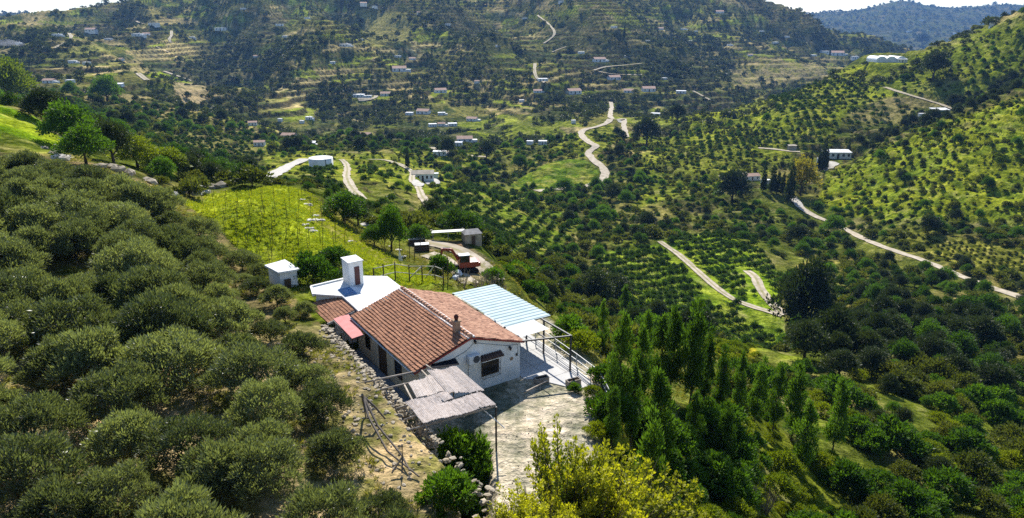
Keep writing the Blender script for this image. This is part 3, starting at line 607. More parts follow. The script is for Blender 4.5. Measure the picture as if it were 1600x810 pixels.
def plant(kind, name, x, y, z=None, s=1.0, sz=None, label=None, cat='tree', group=None, mat_=None, k=None, rz=None, parts=True):
    p = PROTO[kind]; z = float(gsample(GZ, x, y)) if z is None else z
    k = int(rng.integers(len(p['crowns']))) if k is None else k; me = p['crowns'][k]
    if mat_:
        key = (me.name, mat_)
        if key not in _alt: _alt[key] = me.copy(); _alt[key].materials[0] = M[mat_]
        me = _alt[key]
    r = rng.uniform(0, 6.28) if rz is None else rz
    if p['trunk'] is None or not parts:
        o = link(name, me); o.location = (x, y, z - .05); o.rotation_euler = (0, 0, r); o.scale = (s, s, sz or s)
        return tag(o, label, cat, group)
    e = empty(name, (x, y, z), r, label, cat, group); e.scale = (s, s, sz or s)
    link('crown', me, e); link('trunk', p['trunk'], e); return e
_alt = {}
def plant_px(kind, name, px, py, hpx, **kw):
    """stands where the photo shows its foot, as tall as the photo shows it"""
    x, y, z = pick(px, py)[0]; d = math.sqrt(x * x + y * y + (CAMH - z) ** 2); el = math.atan2(CAMH - z, math.hypot(x, y))
    s = hpx * d / F / max(.75, math.cos(el)) / PROTO[kind]['H']; w = kw.pop('w', 1.0)
    return plant(kind, name, x, y, z, s * w, s, **kw)

# ---- instanced masses for what nobody could count
def geo_group(protos, key):
    """node group that sets copies of the crowns on the points, turned and scaled by the points' attributes"""
    hid = bpy.data.collections.new('crowns_' + key)
    for me in protos: hid.objects.link(bpy.data.objects.new('crown_source', me))
    g = bpy.data.node_groups.new('scatter_' + key, 'GeometryNodeTree')
    g.interface.new_socket('Geometry', in_out='INPUT', socket_type='NodeSocketGeometry'); g.interface.new_socket('Geometry', in_out='OUTPUT', socket_type='NodeSocketGeometry')
    N, L = g.nodes, g.links; gi = N.new('NodeGroupInput'); go = N.new('NodeGroupOutput'); ip = N.new('GeometryNodeInstanceOnPoints')
    ci = N.new('GeometryNodeCollectionInfo'); ci.inputs[0].default_value = hid; ci.inputs['Separate Children'].default_value = True; ci.inputs['Reset Children'].default_value = True
    def attr(nm, dt):
        a = N.new('GeometryNodeInputNamedAttribute'); a.data_type = dt; a.inputs['Name'].default_value = nm; return a.outputs['Attribute']
    L.new(gi.outputs[0], ip.inputs['Points']); L.new(ci.outputs[0], ip.inputs['Instance']); ip.inputs['Pick Instance'].default_value = True
    L.new(attr('pick', 'INT'), ip.inputs['Instance Index']); L.new(attr('rot', 'FLOAT_VECTOR'), ip.inputs['Rotation']); L.new(attr('scl', 'FLOAT_VECTOR'), ip.inputs['Scale'])
    L.new(ip.outputs[0], go.inputs[0]); return g
def mass(name, key, protos, pts, sc, szf=1.0):
    n = len(pts)
    if not n: return
    me = bpy.data.meshes.new(name); me.vertices.add(n); me.vertices.foreach_set('co', np.asarray(pts, np.float32).ravel())
    a = me.attributes.new('pick', 'INT', 'POINT'); a.data.foreach_set('value', rng.integers(0, len(protos), n).astype(np.int32))
    a = me.attributes.new('rot', 'FLOAT_VECTOR', 'POINT'); a.data.foreach_set('vector', np.c_[np.zeros(n), np.zeros(n), rng.uniform(0, 6.28, n)].astype(np.float32).ravel())
    sc = np.asarray(sc); a = me.attributes.new('scl', 'FLOAT_VECTOR', 'POINT'); a.data.foreach_set('vector', np.c_[sc, sc, sc * szf * rng.uniform(.8, 1.25, n)].astype(np.float32).ravel())
    o = link(name, me); tag(o, kind='stuff'); md = o.modifiers.new('scatter', 'NODES'); md.node_group = geo_group(protos, key); return o
def visible(x, y, z):
    """in the frame and not behind a hill"""
    px, py = project(x, y, z); px2, py2 = project(x, y, z + 2.5); ok = (px > -60) & (px < 1660) & (py > -10) & (py2 < 850) & (y > 10)
    t = np.linspace(.05, .97, 36)[None]; i = np.nonzero(ok)[0]
    if len(i):
        X = x[i, None] * t; Y = y[i, None] * t; Z = CAMH + (z[i, None] + 2.0 - CAMH) * t; g = gsample(GZ, X, Y)
        ok[i] &= ~((g > Z + .8) & (Y > 20)).any(1)
    return ok
# ---------------------------------------------------------------- mesh builder
class MB:
    def __init__(s): s.c = []; s.f = []
    def add(s, co, fs): o = len(s.c); s.c += [tuple(float(v) for v in p) for p in co]; s.f += [[i + o for i in f] for f in fs]; return s
    def box(s, x0, x1, y0, y1, z0, z1, taper=0):
        t = taper; return s.add([(x0,y0,z0),(x1,y0,z0),(x1,y1,z0),(x0,y1,z0),(x0+t,y0+t,z1),(x1-t,y0+t,z1),(x1-t,y1-t,z1),(x0+t,y1-t,z1)], [[3,2,1,0],[4,5,6,7],[0,1,5,4],[1,2,6,5],[2,3,7,6],[3,0,4,7]])
    def tube(s, pts, r, seg=7, cap=True):
        rr = r if isinstance(r, (list, tuple)) else [r] * len(pts); co, q = tube_arrays(pts, rr, seg); n = len(pts)
        q = list(q) + ([list(range(seg))[::-1], [(n - 1) * seg + k for k in range(seg)]] if cap else []); return s.add(co, q)
    def bar(s, a, b, w, h=None):
        a = Vector(a); b = Vector(b); h = h or w; d = (b - a).normalized(); u = d.cross(Vector((0, 0, 1))); u = u.normalized() if u.length > 1e-3 else Vector((1, 0, 0)); v = u.cross(d)
        co = [p + u * (w / 2 * i) + v * (h / 2 * j) for p in (a, b) for i, j in ((-1,-1),(1,-1),(1,1),(-1,1))]; return s.add(co, [[0,1,2,3],[7,6,5,4],[0,4,5,1],[1,5,6,2],[2,6,7,3],[3,7,4,0]])
    def slab(s, poly, z0, z1):
        """prism over a flat outline; z0, z1 numbers or functions of x, y"""
        n = len(poly); f0 = z0 if callable(z0) else (lambda x, y: z0); f1 = z1 if callable(z1) else (lambda x, y: z1)
        return s.add([(x, y, f0(x, y)) for x, y in poly] + [(x, y, f1(x, y)) for x, y in poly], [list(range(n))[::-1], list(range(n, 2 * n))] + [[i, (i + 1) % n, n + (i + 1) % n, n + i] for i in range(n)])
    def lathe(s, prof, c=(0, 0, 0), seg=20):
        n = len(prof); co = [(c[0] + r * math.cos(2*math.pi*k/seg), c[1] + r * math.sin(2*math.pi*k/seg), c[2] + z) for r, z in prof for k in range(seg)]
        return s.add(co, [[i*seg+k, i*seg+(k+1)%seg, (i+1)*seg+(k+1)%seg, (i+1)*seg+k] for i in range(n-1) for k in range(seg)])
    def build(s, name, m, parent=None, smooth_=False, bevel=0):
        me = bpy.data.meshes.new(name); me.from_pydata(s.c, [], s.f); bm = bmesh.new(); bm.from_mesh(me); bmesh.ops.recalc_face_normals(bm, faces=bm.faces)
        if bevel: bmesh.ops.bevel(bm, geom=[e for e in bm.edges if e.calc_face_angle(0) > .6], offset=bevel, segments=2, affect='EDGES', profile=.7)
        bm.to_mesh(me); bm.free()
        if smooth_: me.polygons.foreach_set('use_smooth', [True] * len(me.polygons))
        me.materials.append(m); return link(name, me, parent)

lime = mat('whitewash', (.86, .86, .84), .85, .15, 1.1, (14, .35, .02), col2=(.70, .69, .66))
cream = mat('cream_render', (.66, .61, .48), .85, .15, 1.2, (12, .3, .02), col2=(.50, .46, .36))
roofwhite = mat('white_roof_paint', (.80, .80, .80), .75, .2, .9, (6, .5, .04), col2=(.50, .51, .51))
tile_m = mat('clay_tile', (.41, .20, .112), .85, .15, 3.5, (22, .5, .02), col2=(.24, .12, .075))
tile_lit_ridge = mat('lit_and_ridge_clay_tile', (.50, .29, .19), .85, .15, 2.6, (22, .5, .02), col2=(.38, .20, .13))  # lighter copy for the sunlit roof slope, shared by the ridge tiles
mortar = mat('mortar', (.60, .56, .50), .9, .1, 5, (20, .4, .01)); rededge = mat('red_edge_paint', (.30, .05, .035), .6, .3, 4)
glass = mat('dark_glass', (.012, .014, .016), .12, .5); iron = mat('black_iron', (.02, .02, .022), .5, .4); steel = mat('dark_steel_post', (.05, .05, .055), .5, .4, 5)
bluetin = mat('pale_blue_sheet_metal', (.24, .345, .37), .6, .25, 1.2, col2=(.32, .41, .43)); fabric = mat('white_shade_cloth', (.84, .85, .84), .8, .1, 3)
galv = mat('galvanised_rail', (.45, .46, .46), .45, .5, 6); paving = mat('patio_paving', (.50, .49, .47), .8, .2, 1.1, (10, .3, .02), col2=(.42, .41, .40))
reed = mat('dried_reed', (.74, .66, .60), .85, .1, 6, (30, .5, .01), col2=(.56, .48, .42)); pole_m = mat('weathered_pole', (.42, .37, .31), .85, .1, 4, col2=(.26, .22, .18))
rock_m = mat('limestone_rock', (.44, .38, .29), .9, .1, 1.8, (4, .7, .06), col2=(.27, .23, .17)); whiterock = mat('pale_rock', (.66, .62, .55), .9, .1, 2, (4, .7, .08), col2=(.42, .38, .33))
redtin = mat('faded_red_sheet', (.52, .16, .15), .6, .3, 2.5, col2=(.40, .11, .10)); wood = mat('dark_wood', (.10, .065, .04), .7, .3, 6); reddoor = mat('dark_red_door', (.07, .012, .012), .5, .4)
acw = mat('appliance_white', (.62, .65, .68), .4, .5); blacknet = mat('black_netting', (.015, .015, .02), .9, .1, 8); brick = mat('tan_brick', (.42, .30, .20), .9, .1, 9, (30, .5, .01), col2=(.27, .18, .12))
excred = mat('excavator_red', (.36, .045, .02), .4, .5, 3, col2=(.26, .04, .02)); rubber = mat('track_rubber', (.02, .02, .02), .8, .2, 8); tealm = mat('teal_sheet', (.10, .30, .30), .5, .4, 2); bluesheet = mat('blue_sheet', (.09, .24, .46), .5, .4, 3)
plastic = mat('white_greenhouse_plastic', (.78, .79, .78), .5, .4, .3, col2=(.62, .64, .64)); stake_m = mat('vine_stake', (.10, .08, .05), .9, .1, 6)

# ---------------------------------------------------------------- farmhouse
H = empty('farmhouse', (HX, HY, 0), HYAW, 'whitewashed farmhouse with a two slope clay tile roof in the middle of the picture', 'farmhouse')
W = 7.6; L = 9.9; RX = -3.83; RZ = 3.93; EZ = 2.68
b = MB(); wl_ = -7.42; wr_ = -.12
for y0, y1 in ((.06, 9.84),):
    b.add([(wl_,y0,-.3),(wr_,y0,-.3),(wr_,y0,EZ-.12),(RX,y0,RZ-.16),(wl_,y0,EZ-.10),(wl_,y1,-.3),(wr_,y1,-.3),(wr_,y1,EZ-.12),(RX,y1,RZ-.16),(wl_,y1,EZ-.10)], [[0,1,2,3,4],[9,8,7,6,5],[0,4,9,5],[1,6,7,2],[4,3,8,9],[3,2,7,8],[0,5,6,1]])
b.build('wall', lime, H)
MB().box(wl_ - .012, wl_ + .05, .07, 9.83, -.2, EZ - .12).build('side_wall_render', cream, H)
def tiled(x0, z0, x1, z1, y0, y1, nc_, m, name, per=.235, amp=.032, lip=.045):
    """one roof slope of barrel tiles from the ridge (x0,z0) to the eave (x1,z1) in nc_ stepped courses"""
    ny = int((y1 - y0) / per * 6); ys = np.linspace(y0, y1, ny + 1); C = []; Q = []; o = 0; rr = np.random.default_rng(4)
    for k in range(nc_):
        t0, t1 = k / nc_, (k + 1.12) / nc_; t1 = min(t1, 1.015); j = rr.normal(0, .006, len(ys)) + .012 * np.sin(ys * 1.7 + k)
        prof = amp * np.abs(np.sin(np.pi * (ys - y0) / per)) + j
        for t, up in ((t0, .0), (t1, lip), (t1, lip - .05)):
            C.append(np.c_[np.full(ny + 1, x0 + (x1 - x0) * t) + j, ys, z0 + (z1 - z0) * t + prof + up])
        for a in range(2): Q += [[o + a * (ny + 1) + i, o + a * (ny + 1) + i + 1, o + (a + 1) * (ny + 1) + i + 1, o + (a + 1) * (ny + 1) + i] for i in range(ny)]
        o += 3 * (ny + 1)
    return np_mesh(name, np.concatenate(C), Q, m)
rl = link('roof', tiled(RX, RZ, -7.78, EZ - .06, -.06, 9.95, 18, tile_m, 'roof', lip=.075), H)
rr_ = link('roof', tiled(RX, RZ, .12, EZ - .06, -.06, 9.95, 20, tile_lit_ridge, 'roof', .2, .03, .012), H); rr_['label'] = 'tile slope on the carport side, its sunlit tone put into the colour'  # brightness of the sunlit side is painted into this slope's tile colour
MB().add([(RX,-.10,RZ-.03),(-7.80,-.10,EZ-.09),(-7.80,-.10,EZ-.20),(RX,-.10,RZ-.15),(RX,.05,RZ-.03),(-7.80,.05,EZ-.09),(-7.80,.05,EZ-.20),(RX,.05,RZ-.15)], [[0,1,2,3],[7,6,5,4],[0,4,5,1],[3,2,6,7],[1,5,6,2]]).add([(RX,-.10,RZ-.03),(.14,-.10,EZ-.09),(.14,-.10,EZ-.20),(RX,-.10,RZ-.15),(RX,.05,RZ-.03),(.14,.05,EZ-.09),(.14,.05,EZ-.20),(RX,.05,RZ-.15)], [[0,1,2,3],[7,6,5,4],[0,4,5,1],[3,2,6,7],[1,5,6,2]]).build('verge_edge', rededge, H)
rc = MB()
for k in range(26):
    y0 = -.06 + k * .385; rc.tube([(RX, y0, RZ + .06), (RX, y0 + .40, RZ + .045)], [.13, .105], 8)
rg = rc.build('ridge_tiles', tile_lit_ridge, H, True); MB().slab([(RX-.26,-.05),(RX+.26,-.05),(RX+.26,9.93),(RX-.26,9.93)], lambda x, y: RZ - abs(x - RX) * .31 - .02, lambda x, y: RZ + .075 - abs(x - RX) * .25).build('ridge_mortar', roofwhite, rg)
# a pale seam down the middle of the left slope
ch = MB().box(-4.28, -3.92, 1.10, 1.50, RZ - .35, RZ + .62).build('chimney', brick, H, bevel=.01)
MB().box(-4.33, -3.87, 1.05, 1.55, RZ + .62, RZ + .70).build('chimney_cap', brick, ch)
MB().lathe([(.01,0),(.10,0),(.12,.1),(.15,.16),(.15,.26),(.09,.36),(.01,.40)], (-4.10, 1.30, RZ + .70), 12).build('chimney_pot', mat('sooty_clay', (.09, .03, .022), .8), ch, True)
# gable window
wx0, wx1 = -3.02, -1.84
wn_ = MB().box(wx0, wx1, .045, .07, .95, 2.0).build('window', glass, H)
fr_ = MB()
for x0, x1, z0, z1 in ((wx0-.05,wx0+.03,.9,2.05),(wx1-.03,wx1+.05,.9,2.05),(wx0+.03,wx1-.03,.9,.98),(wx0+.03,wx1-.03,1.97,2.05),((wx0+wx1)/2-.03,(wx0+wx1)/2+.03,.98,1.97)): fr_.box(x0, x1, .02, .058, z0, z1)
fr_.build('frame', wood, wn_)
gr = MB()
for i in range(11): x = wx0 - .06 + i * (wx1 - wx0 + .12) / 10; gr.tube([(x, -.2, .82), (x, -.2, 2.06)], .012, 5)
for z in (.82, 1.25, 1.65, 2.06): gr.tube([(wx0-.06,.055,z),(wx0-.06,-.2,z),(wx1+.06,-.2,z),(wx1+.06,.055,z)], .013, 5)
gr.build('grille', iron, wn_)
aw = MB()
for i in range(9):
    x = wx0 - .16 + i * (wx1 - wx0 + .32) / 8; aw.tube([(x, .06, 2.36), (x, -.34, 2.18)], [.085, .095], 8)
aw.build('window_hood', mat('dark_tile', (.13, .085, .07), .8, .2, 5), H, True)
aw = MB().box(wx0-.2, wx1+.2, -.30, .06, 2.06, 2.12).build('hood_shelf', lime, H)
# wall fittings
ac = MB().box(-4.14, -3.34, -.30, .01, 2.16, 2.72).build('air_conditioner', acw, H, bevel=.02)
MB().lathe([(.001,0),(.20,0),(.22,.02),(.24,.02)], (0,0,0), 20).build('fan_grille', mat('fan_dark', (.07,.075,.08), .6), ac); bpy.data.objects['fan_grille'].rotation_euler = (math.pi/2, 0, 0); bpy.data.objects['fan_grille'].location = (-3.62, -.302, 2.44)
for x in (-4.08, -3.4): MB().bar((x,-.3,2.13),(x,.05,2.13),.03).build('bracket', iron, ac)
MB().tube([(-4.0,-.03,2.5),(-4.02,.03,2.1),(-4.02,.03,.3)], .022, 6).build('pipe', mat('pale_pipe', (.5,.5,.5), .6), H)
for x, z in ((-.95, 2.30), (-3.55, 3.45)):
    f = MB().box(x-.05, x+.05, -.02, .06, z+.05, z+.2).build('wall_lamp', iron, H); MB().lathe([(.02,.0),(.07,.02),(.09,.17),(.10,.18),(.01,.26)], (x, -.09, z-.06), 8).build('lamp_shade', glass, f)
MB().box(-.46,-.32,.0,.06,1.66,1.82).build('meter_box', iron, H)
MB().lathe([(.001,.0),(.13,.0),(.13,.03),(.001,.03)], (0,0,0), 18).build('wall_plate', brick, H); bpy.data.objects['wall_plate'].rotation_euler = (math.pi/2, 0, 0); bpy.data.objects['wall_plate'].location = (-.78, .06, 1.55)
MB().tube([(-7.3,.03,2.45),(-5.6,.03,2.62),(-4.2,.03,3.0),(-3.6,.03,3.4)], .012, 5).tube([(-3.5,.03,3.4),(-1.2,.03,2.6),(-.3,.03,2.45),(-.3,.03,1.8)], .012, 5).build('cable', iron, H)
MB().tube([(-7.84,-.1,2.52),(-7.84,5,2.50),(-7.84,9.9,2.52)], .06, 7).build('gutter', galv, H)
# openings in the long wall beside the bank
for y0, y1, z0, z1 in ((2.55,3.45,.85,1.95),(4.9,6.0,.05,2.1),(7.6,8.3,.9,1.8)):
    w_ = MB().box(wl_-.03, wl_-.005, y0, y1, z0, z1).build('window' if z0 > .5 else 'door', glass if z0 > .5 else wood, H)
    f_ = MB().box(wl_-.05,wl_-.012,y0-.07,y0,z0-.05,z1+.06).box(wl_-.05,wl_-.012,y1,y1+.07,z0-.05,z1+.06).box(wl_-.05,wl_-.012,y0,y1,z1,z1+.06)
    if z0 > .5: f_.box(wl_-.06,wl_-.012,y0,y1,z0-.05,z0)
    f_.build('frame', wood, w_)
MB().box(wl_-1.9, wl_-.06, -.5, 9.8, .004, .05).build('side_path', mat('shade_tinted_cement', (.24,.29,.34), .8, .2, 1.5), H)  # alley floor: its bluish shade is put into the cement colour

# ---------------------------------------------------------------- outbuilding at the far end
O = empty('outbuilding', (HX, HY, 0), HYAW, 'low white outbuilding with a flat white painted roof behind the farmhouse', 'outbuilding')
def rz_(x, y): return 2.62 + .025 * (y - 10) 
MB().slab([(-7.0,9.99),(-2.55,9.99),(-2.55,15.4),(-4.4,16.6),(-8.2,16.2),(-8.55,15.1),(-7.0,13.6)], -.6, lambda x, y: rz_(x, y) - .02).build('wall', lime, O)
rf = MB(); rf.slab([(-7.08,9.97),(-5.25,9.97),(-5.25,15.0),(-8.35,15.0),(-8.75,15.0),(-7.08,13.5)], lambda x, y: rz_(x, y), lambda x, y: rz_(x, y) + .12); rf.slab([(-5.22,9.97),(-2.5,9.97),(-2.5,15.6),(-4.3,16.8),(-8.5,16.4),(-8.75,15.03),(-5.22,15.03)], lambda x, y: rz_(x, y) - .002, lambda x, y: rz_(x, y) + .07)
rf.build('roof', roofwhite, O)
MB().bar((-8.78,14.95,2.8),(-8.45,16.45,2.86),.16,.22).bar((-8.45,16.5,2.86),(-4.35,16.88,2.86),.16,.22).build('parapet', lime, O)
MB().box(-6.9,-5.95,13.3,14.9,rz_(0,14)+.13,rz_(0,14)+.16).build('blue_roof_sheet', bluesheet, O)  # thin flat blue sheet on the white roof in front of the tower
tw = MB().box(-5.86,-4.72,15.0,16.45,2.7,4.72).build('roof_tower', lime, O, bevel=.02)
MB().box(-5.92,-4.66,14.94,16.51,4.72,4.80).build('tower_cap', roofwhite, tw); MB().box(-5.42,-5.02,14.965,14.999,2.86,4.35).build('tower_door', reddoor, tw)
# small tiled lean-to against it
T = empty('lean_to', (HX, HY, 0), HYAW, 'small white lean-to with a brown single slope tile roof left of the farmhouse roof', 'lean-to')
MB().slab([(-8.65,11.0),(-7.12,11.0),(-7.12,13.4),(-8.5,14.9),(-9.1,13.6)], .0, 2.0).build('wall', lime, T)
lt = tiled(-7.1, 2.60, -9.15, 2.08, 10.9, 14.9, 9, tile_m, 'roof', .22); link('roof', lt, T)
MB().bar((-9.2,10.9,2.02),(-7.1,10.88,2.5),.1,.16).build('verge_edge', mortar, T)
A = empty('awning', (HX, HY, 0), HYAW, 'faded red sheet metal awning over the side alley of the farmhouse', 'awning')
MB().slab([(-8.85,7.1),(-8.05,7.1),(-7.62,11.0),(-8.75,10.9)], lambda x, y: 2.28 + .10 * (x + 8.8), lambda x, y: 2.32 + .10 * (x + 8.8)).build('sheet', redtin, A)
MB().bar((-8.8,7.2,2.25),(-8.8,10.8,2.25),.05).bar((-8.85,7.12,2.25),(-7.5,7.12,2.38),.05).bar((-8.8,10.8,2.25),(-7.5,10.8,2.4),.05).bar((-8.78,7.25,0),(-8.78,7.25,2.25),.06).bar((-8.78,10.7,0),(-8.78,10.7,2.25),.06).build('support_frame', iron, A)
HT = empty('water_hut', (HX, HY, 0), HYAW, 'small white cube shaped hut half hidden by grove trees below the yellow field', 'hut')
MB().slab([(-10.3,21.4),(-8.9,21.7),(-8.65,19.15),(-9.95,19.4)], -1.5, 3.45).build('wall', lime, HT)
MB().slab([(-10.5,21.6),(-8.75,21.95),(-8.45,18.95),(-10.1,19.2)], lambda x, y: 3.45 + (x+9.4)*.03, lambda x, y: 3.60+ (x+9.4)*.03).build('roof', roofwhite, HT); MB().box(-9.7,-9.2,19.12,19.2,1.6,2.9).build('door', wood, HT)

# ---------------------------------------------------------------- carport, patio, railing
K = empty('carport', (HX, HY, 0), HYAW, 'carport roofed with pale blue ribbed metal sheets on the right side of the farmhouse', 'carport')
kz = lambda x: 2.78 - .02 * x
n = 200; xs = np.linspace(.14, 3.95, 9); ys = np.linspace(2.2, 9.6, n + 1); prof = .02 * np.clip(np.sin(ys / .46 * 2 * np.pi) * 2.2, -1, 1)
C = np.array([(x, y, kz(x) + p) for x in xs for y, p in zip(ys, prof)]); Q = [[i*(n+1)+j, i*(n+1)+j+1, (i+1)*(n+1)+j+1, (i+1)*(n+1)+j] for i in range(8) for j in range(n)]
link('roof_sheet', np_mesh('roof_sheet', C, Q, bluetin), K)
fr_ = MB()
for y in (2.3, 5.9, 9.5): fr_.bar((.1,y,2.68),(3.95,y,2.62),.08,.1)
for x in (.6, 2.2, 3.8): fr_.bar((x,2.2,2.70-.02*x),(x,9.6,2.70-.02*x),.06,.05)
fr_.bar((0,-.02,2.62),(3.15,-1.15,2.62),.09,.1).bar((3.15,-1.2,2.62),(3.15,2.3,2.62),.09,.1).bar((1.6,-.6,2.60),(1.6,2.3,2.60),.05,.05).build('frame', steel, K)
for x, y, z in ((3.10,-1.20,2.6),(3.15,1.90,2.6),(3.10,3.95,2.58),(3.85,9.45,2.58),(3.85,6.2,2.58)): MB().box(x-.05,x+.05,y-.05,y+.05,-.4,z).build('post', steel, K)
cl = empty('shade_cloth', (HX, HY, 0), HYAW, 'white shade cloth stretched beside the blue carport sheets', 'shade cloth')
xs = np.linspace(.16, 2.45, 14); ys = np.linspace(.35, 2.18, 10); C = np.array([(x, y if y > .4 else y - .06 * math.sin(x * 6) * .3, 2.74 - .03 * math.sin((x-.16)/2.29*math.pi) * math.sin((y-.35)/1.83*math.pi) * 2) for x in xs for y in ys]); Q = [[i*10+j, i*10+j+1, (i+1)*10+j+1, (i+1)*10+j] for i in range(13) for j in range(9)]
me_ = np_mesh('cloth', C, Q, fabric, True); link('cloth', me_, cl)
PT = MB().slab([(-.05,-.4),(.6,-.9),(2.0,-3.4),(3.3,-3.5),(4.1,1),(4.3,10.2),(-.05,10.2)], -.3, .055); PTo = PT.build('patio', paving); PTo.location = (HX, HY, 0); PTo.rotation_euler = (0, 0, HYAW); tag(PTo, kind='structure')
jn = MB()
for y in (-1.2, .8, 2.8, 4.8, 6.8): jn.box(.02, 3.9, y, y + .03, .0555, .059)
for x in (1.4, 2.8): jn.box(x, x + .03, -1.15, 10, .0557, .0592)
j_ = jn.build('patio_joints', mat('joint_grime', (.20,.19,.17), .9)); j_.location = (HX, HY, 0); j_.rotation_euler = (0, 0, HYAW); tag(j_, kind='structure')
def rail(name, pts, zs, lab, hts=(1.0,.55), posts=1):
    e = empty(name, (HX, HY, 0), HYAW, lab, 'railing'); r = MB()
    for h in hts: r.tube([(p[0], p[1], z + h) for p, z in zip(pts, zs)], .032, 7)
    r.build('rail', galv, e); 
    for (a, b_), z in zip(pts, zs): MB().tube([(a, b_, z - .4), (a, b_, z + hts[0])], .034, 7).build('post', galv, e)
rail('patio_railing', [(4.15,9.8),(4.15,7.0),(4.1,4.2),(4.0,1.6),(3.8,-1.0),(3.55,-3.3)], [.05]*6, 'grey tubular railing along the outer edge of the patio')
rail('step_railing', [(3.6,-3.5),(3.1,-4.8),(2.6,-6.2)], [0,-.2,-.5], 'grey handrail running down from the patio corner')
rail('ramp_railing', [(3.4,3.2),(3.35,.6),(3.25,-1.8),(3.15,-3.3)], [.05]*4, 'inner low pipe railing beside the patio steps', (.5,.25))
def planter(name, x, y, rz, l, w, h, lab, plants_=True):
    e = empty(name, (*hw(-x, y), 0), HYAW + rz, lab, 'planter'); b = MB(); t = .05
    b.box(-l/2,l/2,-w/2,-w/2+t,.05,h).box(-l/2,l/2,w/2-t,w/2,.05,h).box(-l/2,-l/2+t,-w/2+t,w/2-t,.05,h).box(l/2-t,l/2,-w/2+t,w/2-t,.05,h); b.build('box', pole_m, e)
    MB().box(-l/2+t,l/2-t,-w/2+t,w/2-t,.06,h-.07).build('soil', mat('potting_soil', (.05,.035,.02), .95, .1, 9), e)
    for sx in (-1,1): MB().box(sx*l*.38-.06,sx*l*.38+.06,-w/2,w/2,-.02,.05).build('foot', wood, e)
planter('planter', .62, -1.35, -.15, .95, .42, .42, 'grey wooden planter box standing by the house corner')
planter('planter', 2.15, -2.75, -.1, .95, .42, .42, 'dark planter box at the outer corner of the patio')
TR = empty('trestle', (*hw(.35, -1.9), 0), HYAW, 'long low timber lying on a trestle on the gravel beside the planter', 'trestle'); MB().bar((-.9,-.2,.22),(1.1,.1,.3),.08).build('beam', pole_m, TR); MB().bar((.3,-.25,0),(.45,.0,.27),.05).bar((.62,.32,0),(.45,.02,.27),.05).build('leg', pole_m, TR)

# ---------------------------------------------------------------- reed pergola
PG = empty('reed_pergola', (HX, HY, 0), HYAW, 'pergola of rough poles with torn patches of reed matting before the gable wall', 'pergola')
def matting(poly, z, name='reed_mat', m=reed, seed=0, zf=None):
    """a patch of reeds laid side by side; poly = four corners, reeds run from the side 0-1 to the side 3-2"""
    r = np.random.default_rng(seed); a, b_, c_, d_ = [np.array(p, float) for p in poly]; wd_ = np.linalg.norm(b_ - a); n = int(wd_ / .085); C = []; Q = []; o = 0
    for i in range(n):
        t = (i + .5) / n; s = a + (b_ - a) * t; e = d_ + (c_ - d_) * t; L_ = e - s; s = s - L_ * r.uniform(-.02, .03); e = e + L_ * r.uniform(-.03, .03)
        if r.random() < .04: e = s + (e - s) * r.uniform(.6, .9)
        sag = lambda u, v: z + .05 * math.sin(u * 3.1) * math.sin(v * 5 + seed) + .04 * math.sin(v * 9) + r.uniform(-.008, .008)
        pts = [(*(s + (e - s) * u), (zf(*(s + (e - s) * u)) if zf else 0) + sag(u, t)) for u in np.linspace(0, 1, 6)]
        c2, q2 = tube_arrays(pts, [r.uniform(.032, .046)] * 6, 4); C.append(c2); Q += [[v + o for v in f] for f in q2]; o += len(c2)
    return link(name, np_mesh(name, np.concatenate(C), Q, m), PG)
zf = lambda x, y: 0.0
matting([(-7.1,-.35),(-5.4,-.9),(-5.5,-4.4),(-7.4,-3.5)], 2.74, seed=1)
matting([(-8.65,-1.1),(-7.0,-1.0),(-7.35,-3.1),(-9.0,-2.9)], 2.68, seed=2)
matting([(-9.75,-2.95),(-7.35,-3.2),(-7.35,-4.1),(-9.75,-4.25)], 2.70, seed=3)
matting([(-9.85,-4.2),(-5.85,-4.5),(-5.85,-6.1),(-9.95,-5.6)], 2.82, seed=4)
nt = MB().slab([(-6.6,.0),(-5.0,-.1),(-5.2,-.95),(-6.9,-.5)], 2.80, 2.83).build('netting', blacknet, PG)
fr_ = MB()
fr_.tube([(-10.6,.7,2.5),(-7.2,-.1,2.66)], .06).tube([(-10.2,-.6,2.5),(-8.5,-1.0,2.62)], .05).tube([(-10.3,-3.0,2.5),(-5.6,-3.3,2.6)], .05).tube([(-10.4,-4.25,2.5),(-5.7,-4.4,2.65)], .05).tube([(-10.7,-5.2,2.45),(-5.85,-6.05,2.72)], .06)
fr_.tube([(-9.85,-5.8,2.58),(-8.8,-.8,2.56)], .05).tube([(-5.85,-6.15,2.66),(-5.3,-.2,2.62)], .05).tube([(-7.3,.1,2.7),(-7.7,-5.9,2.6)], .045).tube([(-7.0,-.1,2.95),(-6.7,-1.1,2.7)], .05)
fr_.build('pole_frame', pole_m, PG, True)
p_ = MB().tube([(-5.88,-6.12,-2.2),(-5.88,-6.12,2.72)], .055, 8).build('post', iron, PG); p_['label'] = 'tall black steel post at the front corner'
for x, y, z in ((-10.1,.5,1.9),(-9.75,-2.9,2.0),(-9.9,-5.1,2.0),(-5.35,-.35,-.1)): MB().tube([(x,y,z-.3),(x+.03,y,2.6)], .055, 7).build('post', pole_m, PG)
MB().tube([(-6.6,-5.2,2.72),(-5.75,-6.75,1.7)], .03, 6).build('hanging_strip', fabric, PG)

